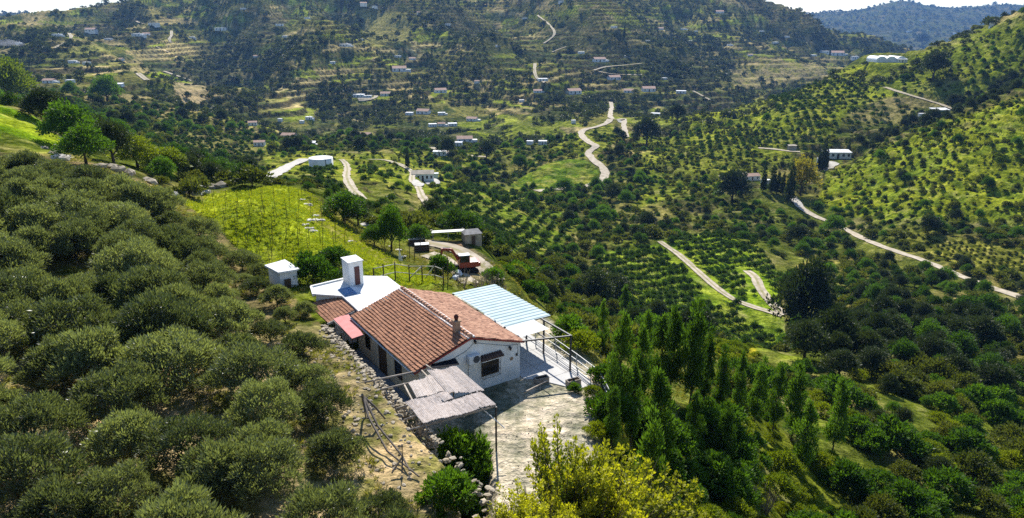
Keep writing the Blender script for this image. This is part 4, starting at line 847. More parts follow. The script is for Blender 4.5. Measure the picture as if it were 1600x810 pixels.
# ---------------------------------------------------------------- stone edge of the bank
def rock_arrays(r, s, seed):
    u = [(.0,.0,1.0),(.0,.0,-1.0)]; bm = bmesh.new(); bmesh.ops.create_icosphere(bm, subdivisions=1, radius=1); co = np.array([v.co[:] for v in bm.verts]); f = [[v.index for v in fc.verts] for fc in bm.faces]; bm.free()
    g = np.random.default_rng(seed); co = co * (1 + g.normal(0, .16, len(co)))[:, None] * np.array(s) * r; return co, f
def rocks(name, pts, sizes, m, lab, cat, kind=None, seed=1, sq=(1,.8,.6)):
    C = []; Fc = []; o = 0
    for i, (p, s) in enumerate(zip(pts, sizes)):
        co, f = rock_arrays(s, sq, seed * 1000 + i); a = random.uniform(0, 6.28); ca_, sa_ = math.cos(a), math.sin(a); co = np.c_[co[:, 0] * ca_ - co[:, 1] * sa_, co[:, 0] * sa_ + co[:, 1] * ca_, co[:, 2]] + np.array(p)
        C.append(co); Fc += [[v + o for v in q] for q in f]; o += len(co)
    ob = link(name, np_mesh(name, np.concatenate(C), Fc, m)); tag(ob, lab, cat, kind=kind); return ob
P_ = []; S_ = []
for i in range(1100):
    y = random.uniform(-15, 10.2); lay = random.uniform(0, 1)
    if y < -6.5 and random.random() < .6: continue
    x, yy = hw(HW + 2.0 - .02 + random.uniform(-.12, .22), y)
    P_.append((x, yy, .15 + 2.25 * lay)); S_.append(random.uniform(.08, .17))
for i in range(110):
    x, yy = hw(HW + 2.25 + abs(random.gauss(0, .25)), random.uniform(-15, 10)); P_.append((x, yy, float(gsample(GZ, x, yy)) + .05)); S_.append(random.uniform(.07, .19))
RW = rocks('retaining_wall', P_, S_, rock_m, 'rough dry stone retaining wall between the grove bank and the farmhouse', 'stone wall', sq=(1.35,.9,.6))
P_ = []; S_ = []
for i in range(230):
    x, yy = hw(HW + 2.02 + random.uniform(-.1, .3), random.uniform(-7, 10.2)); P_.append((x, yy, 2.36 + random.uniform(-.05, .08))); S_.append(random.uniform(.05, .13))
CPG = rocks('coping', P_, S_, mat('sunlit_tone_rock', (.50,.43,.32), .9, .1, 2, (4,.7,.06), col2=(.30,.25,.18)), None, None, seed=9, sq=(1.3, .9, .5)); CPG.parent = RW  # top stones coloured paler to paint in the sunlit edge of the wall
P_ = []; S_ = []
for i in range(420):
    x, yy = hw(HW + 2.6 + random.random() ** 1.4 * 4, random.uniform(-16, 9)); P_.append((x, yy, float(gsample(GZ, x, yy)) + .02)); S_.append(random.uniform(.04, .16))
rocks('rubble', P_, S_, rock_m, None, None, 'stuff', 3)
P_ = []; S_ = []
for i in range(90):
    x, y, z = at_z(random.uniform(790, 930), random.uniform(600, 760), 0); P_.append((x, y, .01)); S_.append(random.uniform(.02, .06))
rocks('pebbles', P_, S_, mat('dark_pebble', (.12,.10,.08), .9), None, None, 'stuff', 5)
for i, (a, b_, s, m_, lab) in enumerate([(288,303,1.5,whiterock,'large pale rock at the upper left corner of the yellow field'),(272,306,.9,whiterock,'pale boulder left of the large pale rock'),(312,303,1.2,whiterock,'flat pale rock at the edge of the yellow field'),
     (98,250,1.1,whiterock,'white boulder below the bright grass bank'),(84,240,.7,rock_m,'brown boulder on the bright grass bank'),(106,248,.6,whiterock,'small white boulder beside the white one below the bank'),(68,232,.6,rock_m,'small brown rock high on the bank'),(160,262,1.2,rock_m,'grey rock of the outcrop left of the yellow green trees'),(180,268,1.3,rock_m,'middle rock of the dark outcrop'),(205,276,1.1,rock_m,'right rock of the dark outcrop'),(235,285,1.2,rock_m,'rock between the outcrop and the field corner'),(340,294,1.4,rock_m,'grey rock ledge at the top edge of the yellow field'),(322,288,1.3,rock_m,'dark rock ledge above the pale rocks')]):
    x, y, z = pick(a, b_)[0]; k_ = 7; PP = [(x + random.gauss(0, s * .6), y + random.gauss(0, s * .4), z + random.uniform(0, s * .3)) for _ in range(k_)]
    rocks('boulder', PP[:4], [s * random.uniform(.35, .7) for _ in range(4)], m_, lab, 'boulder', seed=20 + i, sq=(1.3,.9,.75))
# white stones and litter along the right edge of the field
for i, (a, b_, s) in enumerate([(470,313,.5),(478,320,.6),(483,322,.4),(491,338,.5),(494,345,.8),(482,345,.7),(474,352,.5),(480,358,.6),(487,362,.5),(545,378,.4),(620,392,.5),(628,402,.5),(607,386,.4),(568,352,1.2)]):
    x, y, z = pick(a, b_)[0]; rocks('white_stone', [(x, y, z + .05), (x + s * .7, y + .3, z)], [s * .6, s * .4], whiterock, 'white stone lying in the line along the right edge of the yellow field', 'stone', seed=60 + i, sq=(1.4,.9,.5))['group'] = 'white stones beside the field'

# dead branches propped on the bank
def sticks(name, segs, r, m, lab, cat):
    b = MB()
    for s in segs: b.tube(s, [r * (1 - .5 * i / len(s)) for i in range(len(s))], 6)
    o = b.build(name, m); return tag(o, lab, cat)
def pz(px, py, z): x, y, _ = at_z(px, py, z); return (x, y, z)
sticks('dead_branches', [[pz(568,620,4.1), pz(575,650,3.6), pz(605,705,2.9), pz(655,745,2.6)], [pz(568,620,4.1), pz(585,635,3.6), pz(602,655,2.7)], [pz(568,620,4.1), pz(590,665,3.3), pz(628,712,2.8), pz(640,735,2.7)], [pz(566,617,4.4), pz(568,630,3.4), pz(572,655,2.6)]], .07, mat('grey_deadwood', (.20,.17,.14), .9, .1, 4), 'grey dead branches leaning together on the stony bank', 'dead branches')
sticks('dead_stick', [[pz(628,695,4.0), pz(629,715,3.2), pz(628,740,2.6)], [pz(628,715,3.2), pz(612,740,2.7)]], .05, MATS['grey_deadwood'], 'upright dead stick on the bank below the leaning branches', 'branch')

# ---------------------------------------------------------------- stakes of the yellow field
stk = MB().tube([(0,0,-.3),(.02,0,2.1)], [.025,.02], 5); st0 = stk.build('vine_stake', stake_m); first = True
for ix, (xa, col_) in enumerate([(i, 0) for i in range(13)]):
    for j in range(9):
        a = 318 + ix * 19 + random.uniform(-3, 3) - j * 1.0; b_ = 308 + j * 15 + random.uniform(-2, 2)
        if not inpoly(np.array([a]), np.array([b_]), [(p[0], p[1]) for p in FIELD])[0]: continue
        x, y, z = pick(a, b_)[0]
        if y > 112 or y < 60: continue
        o = st0 if first else st0.copy()
        if not first: COL.objects.link(o)
        first = False; o.location = (x, y, z); o.scale = (1, 1, random.uniform(.7, 1.15)); o.rotation_euler = (random.gauss(0, .05), random.gauss(0, .05), 0); tag(o, 'thin dark wooden stake standing in the yellow green field', 'stake', 'stakes in the yellow field')
# garden trellis of pale sticks behind the roof, with its uprights
TP = [(585,432),(600,425),(618,421),(640,424),(660,425),(680,424),(693,430)]
pts = [pick(a, b_ + 16)[0] for a, b_ in TP]
e = empty('garden_trellis', pts[0], 0, 'bleached stick trellis on dark uprights in the garden behind the ridge', 'trellis'); p0 = Vector(pts[0])
b = MB(); 
for h in (1.55, .75): b.tube([tuple(Vector(p) - p0 + Vector((0, 0, h + random.uniform(-.15, .15)))) for p in pts], .045, 5)
b.tube([tuple(Vector(pts[4]) - p0 + Vector((0,0,1.6))), tuple(Vector(pts[3]) - p0 + Vector((0,0,.3)))], .06, 5).tube([tuple(Vector(pts[5]) - p0 + Vector((0,0,1.6))), tuple(Vector(pts[4]) - p0 + Vector((.3,0,.4)))], .06, 5)
b.build('rail', mat('bleached_stick', (.62,.58,.48), .85, .1, 4), e, True)
for p in pts: MB().tube([tuple(Vector(p) - p0 + Vector((0,0,-.4))), tuple(Vector(p) - p0 + Vector((0,0,1.7)))], .06, 6).build('post', stake_m, e)
for i, (a, b_) in enumerate([(648,408),(657,392),(625,402),(602,400),(700,440),(711,437),(640,404)]):
    x, y, z = pick(a, b_)[0]; o = MB().tube([(0,0,-.3),(.03,.02,2.3)], .045, 6).build('garden_post', stake_m); o.location = (x, y, z); tag(o, 'thin post standing in the garden between the yellow field and the digger', 'post', 'garden posts')
x, y, z = pick(622, 408)[0]; o = MB().add([(0,0,0),(.5,.1,0),(.2,.0,1.4),(0,.12,0),(.5,.22,0),(.2,.12,1.4)], [[0,1,2],[5,4,3],[0,3,4,1],[1,4,5,2],[2,5,3,0]]).build('white_board', fabric); o.location = (x, y, z); tag(o, 'pointed white board standing in the garden behind the ridge', 'board')

# ---------------------------------------------------------------- excavator
x, y, z = pick(728, 424)[0]; X_ = empty('excavator', (x, y, z), .25, 'red tracked excavator with its boom folded, parked on the earth yard', 'excavator'); X_.scale = (1.0, 1.0, 1.0)
for s in (-1, 1):
    t = MB(); pr = [(-1.5,.30),(-1.35,.05),(-1.1,0),(1.1,0),(1.35,.05),(1.5,.3),(1.35,.55),(1.1,.62),(-1.1,.62),(-1.35,.55)]; n_ = len(pr); y0 = s * .95 - .22
    t.add([(a, y0, c_) for a, c_ in pr] + [(a, y0 + .44, c_) for a, c_ in pr], [list(range(n_)), list(range(2*n_-1, n_-1, -1))] + [[i, (i+1)%n_, n_+(i+1)%n_, n_+i] for i in range(n_)]); t.build('track', rubber, X_)
MB().box(-.7,.7,-.7,.7,.35,.75).build('undercarriage', iron, X_)
bd = MB().box(-.9,1.5,-.95,.95,.78,1.5).build('engine_body', excred, X_, bevel=.08); MB().box(1.4,1.75,-.9,.9,.82,1.35).build('counterweight', excred, bd, bevel=.1)
cb = MB().box(-.95,.35,-.95,-.05,1.5,2.35,.06).build('cab', glass, X_); MB().box(-.98,.38,-.98,-.02,2.36,2.44).build('cab_roof', acw, cb)
f_ = MB()
for a, c_ in ((-.93,-.93),(.33,-.93),(-.93,-.07),(.33,-.07)): f_.bar((a,c_,1.5),(a*.95,c_*.97,2.38),.07)
f_.build('cab_frame', excred, cb)
bm_ = MB().bar((-.7,.4,1.2),(-1.7,.4,2.9),.28,.34).bar((-1.7,.4,2.9),(-2.9,.4,3.0),.24,.28).build('boom', excred, X_); MB().bar((-2.9,.4,3.1),(-3.15,.4,1.3),.2,.26).build('arm', excred, X_); MB().tube([(-.9,.4,1.9),(-1.6,.4,2.4)], .06).tube([(-1.9,.4,3.15),(-2.8,.4,3.2)], .05).build('hydraulic_ram', galv, X_)
MB().add([(-3.4,.0,1.3),(-2.9,.0,1.3),(-2.7,.0,.7),(-3.2,.0,.55),(-3.6,.0,.8),(-3.4,.8,1.3),(-2.9,.8,1.3),(-2.7,.8,.7),(-3.2,.8,.55),(-3.6,.8,.8)], [[0,1,2,3,4],[9,8,7,6,5],[1,2,7,6],[2,3,8,7],[3,4,9,8],[0,5,6,1]]).build('bucket', iron, X_)
for i, (a, b_, l, cl_, lab) in enumerate([(652,384,1.7,'d','dark covered log pile at the left end of the digger track'),(660,393,1.4,'d','second dark log pile beside the digger track'),(716,432,.9,'w','white bag of material in front of the excavator'),(711,438,.8,'w','smaller white bag in front of the excavator')]):
    x, y, z = pick(a, b_)[0]
    if cl_ == 'd':
        e = empty('log_pile', (x, y, z), .2, lab, 'log pile'); b = MB()
        for r_ in range(3):
            for k_ in range(5 - r_): b.tube([(-l*.7, (k_ + r_*.5)*.32, .16 + r_*.27),(l*.7, (k_+r_*.5)*.32, .16 + r_*.27)], .155, 7)
        b.build('logs', wood, e); MB().slab([(-l*.7,.1),(l*.7,.1),(l*.7,1.2),(-l*.7,1.2)], .86, .92).build('cover_sheet', galv, e)
    else:
        o = rocks('bulk_bag', [(x, y, z + l * .45)], [l * .6], acw, lab, 'bag', seed=90 + i, sq=(1,1,.9))
x, y, z = pick(737, 379)[0]; S = empty('stone_shed', (x, y, z), .35, 'small grey stone shed beyond the excavator', 'shed'); MB().box(-1.3,1.3,-1,1,-.4,1.6).build('wall', rock_m, S); MB().add([(-1.4,-1.1,1.6),(1.4,-1.1,1.6),(1.4,1.1,1.6),(-1.4,1.1,1.6),(-1.0,0,2.15),(1.0,0,2.15)], [[0,1,5,4],[2,3,4,5],[1,2,5],[3,0,4],[3,2,1,0]]).build('roof', mat('grey_sheet_roof', (.38,.36,.34), .8, .2, 2), S); MB().box(-.3,.3,-1.02,-1.001,-.3,1.3).build('door', wood, S)
x, y, z = pick(700, 376)[0]; o = MB().slab([(-2.4,-.6),(2.4,.4),(2.4,1.6),(-2.4,.6)], 1.3, 1.36).bar((-2.2,-.4,-.3),(-2.2,-.4,1.3),.1).bar((2.2,.6,-.3),(2.2,.6,1.3),.1).bar((0,.5,-.3),(0,.5,1.3),.1).build('low_shelter', galv); o.location = (x, y, z); tag(o, 'low grey sheet shelter left of the stone shed', 'shelter')

# ---------------------------------------------------------------- houses of the valley
tile_far = mat('far_tile', (.46, .30, .23), .9, .1, .6, col2=(.34, .24, .18)); lime_far = mat('far_whitewash', (.80, .79, .76), .9, .1, .3, col2=(.68, .67, .64)); tan_far = mat('far_stone', (.48, .42, .33), .9, .1, .4)
def house(name, px, py, wpx, kind='flat', label=None, group=None, rot=0.0, hk=.30, dk=.55, cat='house', wall=None, roofm=None, nwin=3):
    x, y, z = pick(px, py)[0]; w = wpx * y / F; h = max(2.6, min(6.5, w * hk)); d = w * dk; e = empty(name, (x, y, z), rot, label, cat, group)
    MB().box(-w/2, w/2, -d/2, d/2, -3.5, h).build('wall', wall or lime_far, e)
    if kind == 'tile': MB().add([(-w/2-.3,-d/2-.3,h),(w/2+.3,-d/2-.3,h),(w/2+.3,d/2+.3,h),(-w/2-.3,d/2+.3,h),(-w/2-.3,0,h+d*.22),(w/2+.3,0,h+d*.22)], [[0,1,5,4],[2,3,4,5],[1,2,5],[3,0,4],[3,2,1,0]]).build('roof', roofm or tile_far, e)
    elif kind == 'shed': MB().slab([(-w/2-.3,-d/2-.3),(w/2+.3,-d/2-.3),(w/2+.3,d/2+.3),(-w/2-.3,d/2+.3)], lambda a, b_: h + (b_ + d/2) * .12, lambda a, b_: h + .25 + (b_ + d/2) * .12).build('roof', roofm or roofwhite, e)
    else: MB().box(-w/2-.15, w/2+.15, -d/2-.15, d/2+.15, h, h + .35).build('roof', roofm or roofwhite, e)
    if w > 5.5:
        for i in range(nwin):
            t = (i + .5) / nwin; X0 = -w/2 + w * t; dr = (i == nwin // 2); MB().box(X0-.045*w, X0+.045*w, -d/2-.06, -d/2-.01, .1 if dr else h*.38, h*.78).build('door' if dr else 'window', wood if dr else glass, e)
        if name == 'farm_house' and int(px) % 3 == 0:
            MB().box(w*.5+.02, w*.82, -d*.3, d*.3, -3, h*.62).build('side_room', lime_far, e); MB().box(w*.15, w*.22, -.5, .5, h, h*1.5).build('chimney', lime_far, e)
    return e
# near ones, each with a label of its own
x, y, z = pick(502, 258)[0]; wt = empty('water_tank', (x, y, z), 0, 'round white water reservoir on the spur left of the bungalow', 'water tank')
r_ = 60 * y / F / 2 * .62; MB().lathe([(r_,-3.5),(r_,3.9),(r_-.35,3.9)], (0,0,0), 40).build('tank_wall', lime_far, wt, True); MB().lathe([(r_-.34,3.88),(r_*.5,4.0),(.01,4.05)], (0,0,0), 40).build('tank_cover', roofwhite, wt, True); MB().box(r_*.55,r_*.62,-r_*.82,-r_*.78,.3,3.9).build('ladder', iron, wt)
bh = house('bungalow', 661, 282, 34, 'tile', 'white bungalow with tan roof and pale forecourt in the middle of the valley', rot=.1, hk=.36, dk=.6, nwin=5, roofm=tan_far)
house('bungalow_annex', 678, 279, 14, 'flat', 'low white annex on the right of the bungalow', rot=.1, hk=.35)
house('farm_house', 687, 243, 20, 'flat', 'small grey roofed house behind the bungalow', rot=0, hk=.3)
house('white_villa', 1306, 247, 40, 'shed', 'long white villa on the right hillside beside tall cypresses', rot=-.05, hk=.24, dk=.4, nwin=5)
house('villa_garage', 1283, 255, 12, 'flat', 'small white garage between the cypresses and the long villa', rot=-.05, hk=.4)
house('red_roofed_villa', 1172, 281, 26, 'tile', 'villa with red tiled roof in the trees left of the cypress row', rot=.2, hk=.28, nwin=3)
house('farm_house', 1196, 289, 14, 'flat', 'white building glimpsed between the cypresses', hk=.5)
house('teal_shed', 1466, 182, 24, 'shed', 'teal sheet metal shed with a white roof on the right slope', hk=.42, wall=tealm, cat='shed', nwin=1)
house('farm_house', 1440, 184, 10, 'flat', 'tiny white block left of the teal shed', hk=.3)
house('field_hut', 1237, 234, 12, 'shed', 'little stone hut in the orchard left of the long villa', hk=.4, wall=tan_far, roofm=tan_far, nwin=1)
x, y, z = pick(1385, 97)[0]; w = 44 * y / F; pt = empty('plastic_greenhouse', (x, y, z), 0, 'white plastic greenhouse with rounded bays on the right ridge', 'greenhouse')
for k_ in range(3):
    wb = w / 3; c0 = -w / 2 + wb * (k_ + .5); pr = [(c0 + wb/2*math.cos(a), 2.2 + 2.6*math.sin(a)) for a in np.linspace(0, math.pi, 11)]; pr = [(c0 + wb/2, -2)] + pr + [(c0 - wb/2, -2)]; n_ = len(pr)
    MB().add([(a, -8, c_) for a, c_ in pr] + [(a, 10, c_) for a, c_ in pr], [list(range(n_)), list(range(2*n_-1,n_-1,-1))] + [[i,(i+1)%n_,n_+(i+1)%n_,n_+i] for i in range(n_)]).build('greenhouse_bay', plastic, pt)
house('farm_house', 1408, 98, 14, 'shed', 'low pale shed right of the plastic greenhouse', hk=.25)
house('farm_house', 1335, 93, 10, 'flat', 'small white house left of the plastic greenhouse', hk=.4)
# open courtyard at the bungalow and the villa
def apron(px, py, wpx, d_, rot, name='forecourt'):
    x, y, z = pick(px, py)[0]; w = wpx * y / F; xs = np.linspace(-w/2, w/2, 13); ys = np.linspace(-d_/2, d_/2, 9); C = []
    for a in xs:
        for b_ in ys:
            r = math.hypot(a / (w/2), b_ / (d_/2)); k_ = min(1, .97 / r) if r > 0 else 1; X0, Y0 = a * (k_ if r > 1 else 1), b_ * (k_ if r > 1 else 1); X1 = x + X0 * math.cos(rot) - Y0 * math.sin(rot); Y1 = y + X0 * math.sin(rot) + Y0 * math.cos(rot); C.append((X1, Y1, float(gsample(GZ, X1, Y1)) + .35))
    Q = [[i*9+j, i*9+j+1, (i+1)*9+j+1, (i+1)*9+j] for i in range(12) for j in range(8)]; tag(link(name, np_mesh(name, C, Q, conc_m, True)), kind='structure')
apron(653, 287, 20, 22, .2); apron(676, 285, 24, 14, 0); apron(1297, 258, 26, 14, -.5); apron(1244, 316, 14, 16, 0); apron(967, 188, 12, 16, 0); apron(425, 277, 14, 14, .3)

for i, (a, b_, w, k_, lab) in enumerate(FARH):
    house('farm_house', a, b_, w * .80, k_, lab or 'small white farmhouse dotted on the far mountainside', 'houses of the valley' if lab else 'white farmhouses on the far mountainside', rot=random.uniform(-.35, .35), hk=.25, dk=.7, nwin=3 if w > 14 else 2)
for a, b_, w in [(1439,33,7),(1527,44,7),(1493,53,7),(1549,42,6),(1375,40,6),(1420,50,6)]:
    house('hill_house', a, b_, w, 'flat', 'tiny pale house on the hazy blue mountain at upper right', 'houses on the hazy mountain', hk=.22)

# haze of the valley
pts = [(x, y) for x in (-14000, 16000) for y in (-60, 7400)]
zt = float(max(GZ.max(), CAMH) + 60); zb = float(GZ.min()) - 1.5
hz = MB().box(-17000, 17000, -80, 7350, zb, zt).build('haze', bpy.data.materials.new('valley_haze')); tag(hz, kind='stuff'); hm = hz.data.materials[0]; hm.use_nodes = True; N, L_ = nodes_of(hm); N.remove(N['Principled BSDF'])
pv = N.new('ShaderNodeVolumePrincipled'); pv.inputs['Color'].default_value = (.22, .46, 1.0, 1); pv.inputs['Density'].default_value = .000065; pv.inputs['Anisotropy'].default_value = .2; L_.new(pv.outputs[0], N['Material Output'].inputs['Volume'])
# thin smoke drifting at the left edge
x, y, z = pick(10, 82)[0]; sm = MB(); bm = bmesh.new(); bmesh.ops.create_icosphere(bm, subdivisions=3, radius=1); me = bpy.data.meshes.new('smoke')
for v in bm.verts: v.co.x *= 34; v.co.y *= 16; v.co.z *= 5; v.co.z += -v.co.x * .13
bm.to_mesh(me); bm.free(); o = link('smoke', me); o.location = (x, y - 10, z + 14); tag(o, kind='stuff')
m = bpy.data.materials.new('bonfire_smoke'); m.use_nodes = True; N, L_ = nodes_of(m); N.remove(N['Principled BSDF']); me.materials.append(m); pv = N.new('ShaderNodeVolumePrincipled'); pv.inputs['Color'].default_value = (.9, .93, 1, 1)
tx = N.new('ShaderNodeTexNoise'); tx.inputs['Scale'].default_value = .06; tx.inputs['Detail'].default_value = 4; tc = N.new('ShaderNodeNewGeometry'); L_.new(tc.outputs['Position'], tx.inputs['Vector']); rp = N.new('ShaderNodeMapRange'); rp.inputs[1].default_value = .45; rp.inputs[2].default_value = .7; rp.inputs[3].default_value = 0; rp.inputs[4].default_value = .035; L_.new(tx.outputs[0], rp.inputs[0]); L_.new(rp.outputs[0], pv.inputs['Density']); L_.new(pv.outputs[0], N['Material Output'].inputs['Volume'])
# ---------------------------------------------------------------- where things grow
BUCK = {}
CLEAR = []          # (x, y, radius) kept free
def keep(kind, X, Y, S):
    if kind not in ('grove', 'vine', 'orchard'): S = np.asarray(S) * np.clip(rng.lognormal(-.05, .30, len(X)), .45, np.where(np.asarray(Y) < 220, 1.25, 1.7))
    BUCK.setdefault(kind, []).append(np.c_[X, Y, gsample(GZ, X, Y), S])
def road_clear(X, Y):
    ok = np.ones(len(X), bool)
    for nm, wd, p in RD:
        P = np.array(p); m = (X > P[:, 0].min() - 8) & (X < P[:, 0].max() + 8) & (Y > P[:, 1].min() - 8) & (Y < P[:, 1].max() + 8); i = np.nonzero(m)[0]
        if len(i): d, _ = seg_dist(X[i], Y[i], p[::3] + [p[-1]]); ok[i] &= d > wd * .5 + 1.2 + .002 * Y[i]
        if len(i) and P[0, 1] < 560:
            f_ = 1 + 7.0 / Y[i]; d, _ = seg_dist(X[i] * f_, Y[i] * f_, p[::3] + [p[-1]]); ok[i] &= (d > wd * .5 + 2.8) | (rng.random(len(i)) < .12)
    for cx_, cy_, r in CLEAR: ok &= np.hypot(X - cx_, Y - cy_) > r
    return ok
def jgrid(x0, x1, y0, y1, sp_, jit=.42, rot=0.0, r2=None):
    a = np.arange(x0, x1, sp_); b = np.arange(y0, y1, r2 or sp_); X, Y = np.meshgrid(a, b); X = X + (np.arange(len(b)) % 2)[:, None] * sp_ * .5
    X = X.ravel() + rng.uniform(-jit, jit, X.size) * sp_; Y = Y.ravel() + rng.uniform(-jit, jit, Y.size) * (r2 or sp_); return X, Y
def region(poly, sp_, jit=.42, ymin=20, ymax=3000, rowdir=None, r2=None):
    """candidate points over the ground whose picture falls in the polygon"""
    pts = np.array(pick([p[0] for p in poly], [max(p[1], -60) for p in poly], Ymin=20)); lo = pts.min(0); hi = pts.max(0); pad = 20
    if rowdir is None:
        X, Y = jgrid(lo[0] - pad, hi[0] + pad, max(lo[1] - pad, ymin), min(hi[1] + pad * 2, ymax), sp_, jit)
    else:
        cx_, cy_ = (lo[0] + hi[0]) / 2, (lo[1] + hi[1]) / 2; Rr = math.hypot(hi[0] - lo[0], hi[1] - lo[1]) / 2 + pad; X, Y = jgrid(-Rr, Rr, -Rr, Rr, sp_, jit, r2=r2)
        ca_, sa_ = math.cos(rowdir), math.sin(rowdir); X, Y = cx_ + X * ca_ - Y * sa_, cy_ + X * sa_ + Y * ca_
    ok = (Y > ymin) & (Y < ymax); X, Y = X[ok], Y[ok]; Z = gsample(GZ, X, Y); px, py = project(X, Y, Z); ok = inpoly(px, py, poly); return X[ok], Y[ok]
DONE = []
def notdone(X, Y):
    px, py = project(X, Y, gsample(GZ, X, Y)); ok = np.ones(len(X), bool)
    for poly, y0, y1 in DONE: ok &= ~(inpoly(px, py, poly) & (Y > y0) & (Y < y1))
    return ok

# houses, tanks and yards that plants must leave free (filled from the list of buildings)
for px, py, r in [(1215,306,16),(1232,320,10),(1250,312,12),(1262,330,8),(1205,318,10),(502,262,14),(502,276,9),(663,284,16),(660,292,12),(1306,262,14),(1308,250,18),(1178,281,12),(1465,186,10),(1385,95,22),(725,428,5),(738,378,4)]:
    x, y, z = pick(px, py)[0]; CLEAR.append((x, y, r))
for b in BUILDINGS:
    x, y, z = pick(b[0], b[1])[0]; CLEAR.append((x, y, b[2] * y / F * .55 + 3)); CLEAR.append((x * .985, y * .985, b[2] * y / F * .5 + 2)); CLEAR.append((x * .965, y * .965, b[2] * y / F * .5 + 1))

# the grove of the left slope
GROVE = [(-330,275),(0,275),(100,290),(150,310),(285,350),(325,378),(395,422),(455,466),(492,512),(514,540),(528,630),(564,740),(630,860),(680,1100),(-900,1400),(-700,600)]
X, Y = jgrid(-95, 2, 14, 97, 3.35, .32); Z = gsample(GZ, X, Y); px, py = project(X, Y, Z)
gaps = [(440,448,28),(640,700,44),(625,660,40),(135,455,30),(112,625,34),(18,770,30),(255,665,22),(300,560,20)]
ga, gb = to_ab(X, Y); ok = inpoly(px, py, GROVE) & (ga > HW + 3.5 + 1.9 * (1 - smooth(-4, 3, gb)) - 1.2 * smooth(9, 12, gb))
for gx, gy, gr in gaps: ok &= np.hypot(px - gx, (py - gy) * 1.3) > gr
X, Y = X[ok], Y[ok]; keep('grove', X, Y, rng.uniform(.62, .98, len(X)) * (1 + .0018 * Y) * np.where(ga[ok] < HW + 8, .78, 1) * np.where(np.hypot(px[ok] - 440, py[ok] - 490) < 72, .62, 1) * np.where(Y < 31, .9, 1))
DONE.append((GROVE, 0, 98)); DONE.append((FIELD, 60, 112))

# orchards planted in rows
def orchard(poly, sp_, r2, rd, s, kind='orchard', ymin=100, ymax=700, keepf=.93, dn=True):
    X, Y = region(poly, sp_, .10, ymin, ymax, rd, r2); ok = road_clear(X, Y) & (rng.random(len(X)) < keepf) & notdone(X, Y); X, Y = X[ok], Y[ok]
    keep(kind, X, Y, s * rng.uniform(.75, 1.2, len(X))); 
    if dn: DONE.append((poly, ymin, ymax))
orchard([(1040,384),(1070,368),(1130,364),(1190,400),(1212,430),(1215,485),(1160,468),(1105,432)], 2.5, 5.2, .55, .88, ymin=140, ymax=330, keepf=.98)
orchard([(915,420),(985,385),(1030,385),(1085,432),(1130,470),(1222,500),(1228,560),(1150,548),(1080,512),(1000,500),(930,470)], 2.7, 4.8, .55, .90, ymin=125, ymax=330, keepf=.97)
orchard([(690,300),(740,290),(800,310),(860,340),(890,380),(850,410),(780,395),(700,372),(672,340)], 4.4, 6.0, -.5, 1.05, ymin=150, ymax=420, keepf=.8)
orchard([(445,280),(480,266),(525,262),(535,300),(560,318),(480,298),(430,290)], 4.6, 5.2, .4, .85, ymin=180, ymax=330)
orchard([(575,262),(640,280),(655,320),(650,345),(600,325),(560,300)], 5.5, 8, .3, 1.0, ymin=160, ymax=420, keepf=.6)
orchard([(1090,215),(1240,200),(1300,215),(1290,236),(1180,250),(1100,262)], 5.5, 8, .1, 1.2, ymin=350, ymax=700, keepf=.8)
orchard([(1200,150),(1330,125),(1400,150),(1420,185),(1330,205),(1210,195)], 6, 8.5, .15, 1.35, ymin=350, ymax=700, keepf=.75)
orchard([(300,210),(400,220),(410,262),(300,255),(230,235)], 4.0, 7.5, .25, 1.0, ymin=200, ymax=600, keepf=.85)
orchard([(1420,365),(1600,392),(1600,436),(1470,402)], 2.0, 3.4, -.35, .38, kind='vine', ymin=200, ymax=320, keepf=.9)
orchard([(700,95),(780,110),(790,160),(700,140)], 9, 13, .1, 1.0, kind='farlight', ymin=700, ymax=1500, keepf=.9)

# the dark gully on the right, the bright scrub below it
GUL = [(1235,470),(1300,455),(1400,470),(1500,500),(1560,545),(1600,590),(1600,640),(1470,640),(1380,620),(1300,590),(1240,560)]
X, Y = region(GUL, 5.2, .42, 70, 190); ok = notdone(X, Y) & (fbm(X / 14, Y / 14, 7, 3) > -.32); X, Y = X[ok], Y[ok]
a = rng.random(len(X)); keep('dark', X[a < .72], Y[a < .72], rng.uniform(.5, .95, (a < .72).sum())); keep('scrub', X[a >= .72], Y[a >= .72], rng.uniform(1.0, 1.8, (a >= .72).sum()))
LOW = [(1180,550),(1250,560),(1380,580),(1500,610),(1640,620),(1700,900),(1280,900),(1330,740),(1200,670),(1110,640)]
X, Y = region(LOW, 3.4, .45, 36, 110); ok = notdone(X, Y) & (fbm(X / 7, Y / 7, 17, 3) > -.3); X, Y = X[ok], Y[ok]; a = rng.random(len(X))
for k_, lo, hi, s0, s1 in [('near_shrub', 0, .38, .6, 1.5), ('scrub', .38, .62, .7, 1.5), ('lime_shrub', .62, .82, .6, 1.2), ('dark', .82, .91, .25, .5), ('broad', .91, 1, .4, .7)]:
    m = (a >= lo) & (a < hi); keep(k_, X[m], Y[m], rng.uniform(s0, s1, m.sum()))
DONE.append((LOW, 30, 130))
UND = [(940,650),(1100,660),(1180,700),(1130,900),(940,900)]
X, Y = region(UND, 2.2, .45, 28, 75); a = rng.random(len(X)); m = a < .75; keep('near_shrub', X[m], Y[m], rng.uniform(.6, 1.05, m.sum())); DONE.append((UND, 25, 90))
LIM = [(1090,640),(1200,650),(1330,740),(1300,900),(1100,900),(1060,760)]
X, Y = region(LIM, 2.5, .45, 30, 75); a = rng.random(len(X)); m = (a < .75); keep('lime_shrub', X[m], Y[m], rng.uniform(.5, 1.0, m.sum())); keep('near_shrub', X[a > .85], Y[a > .85], rng.uniform(.6, 1, (a > .85).sum())); DONE.append((LIM, 25, 90))
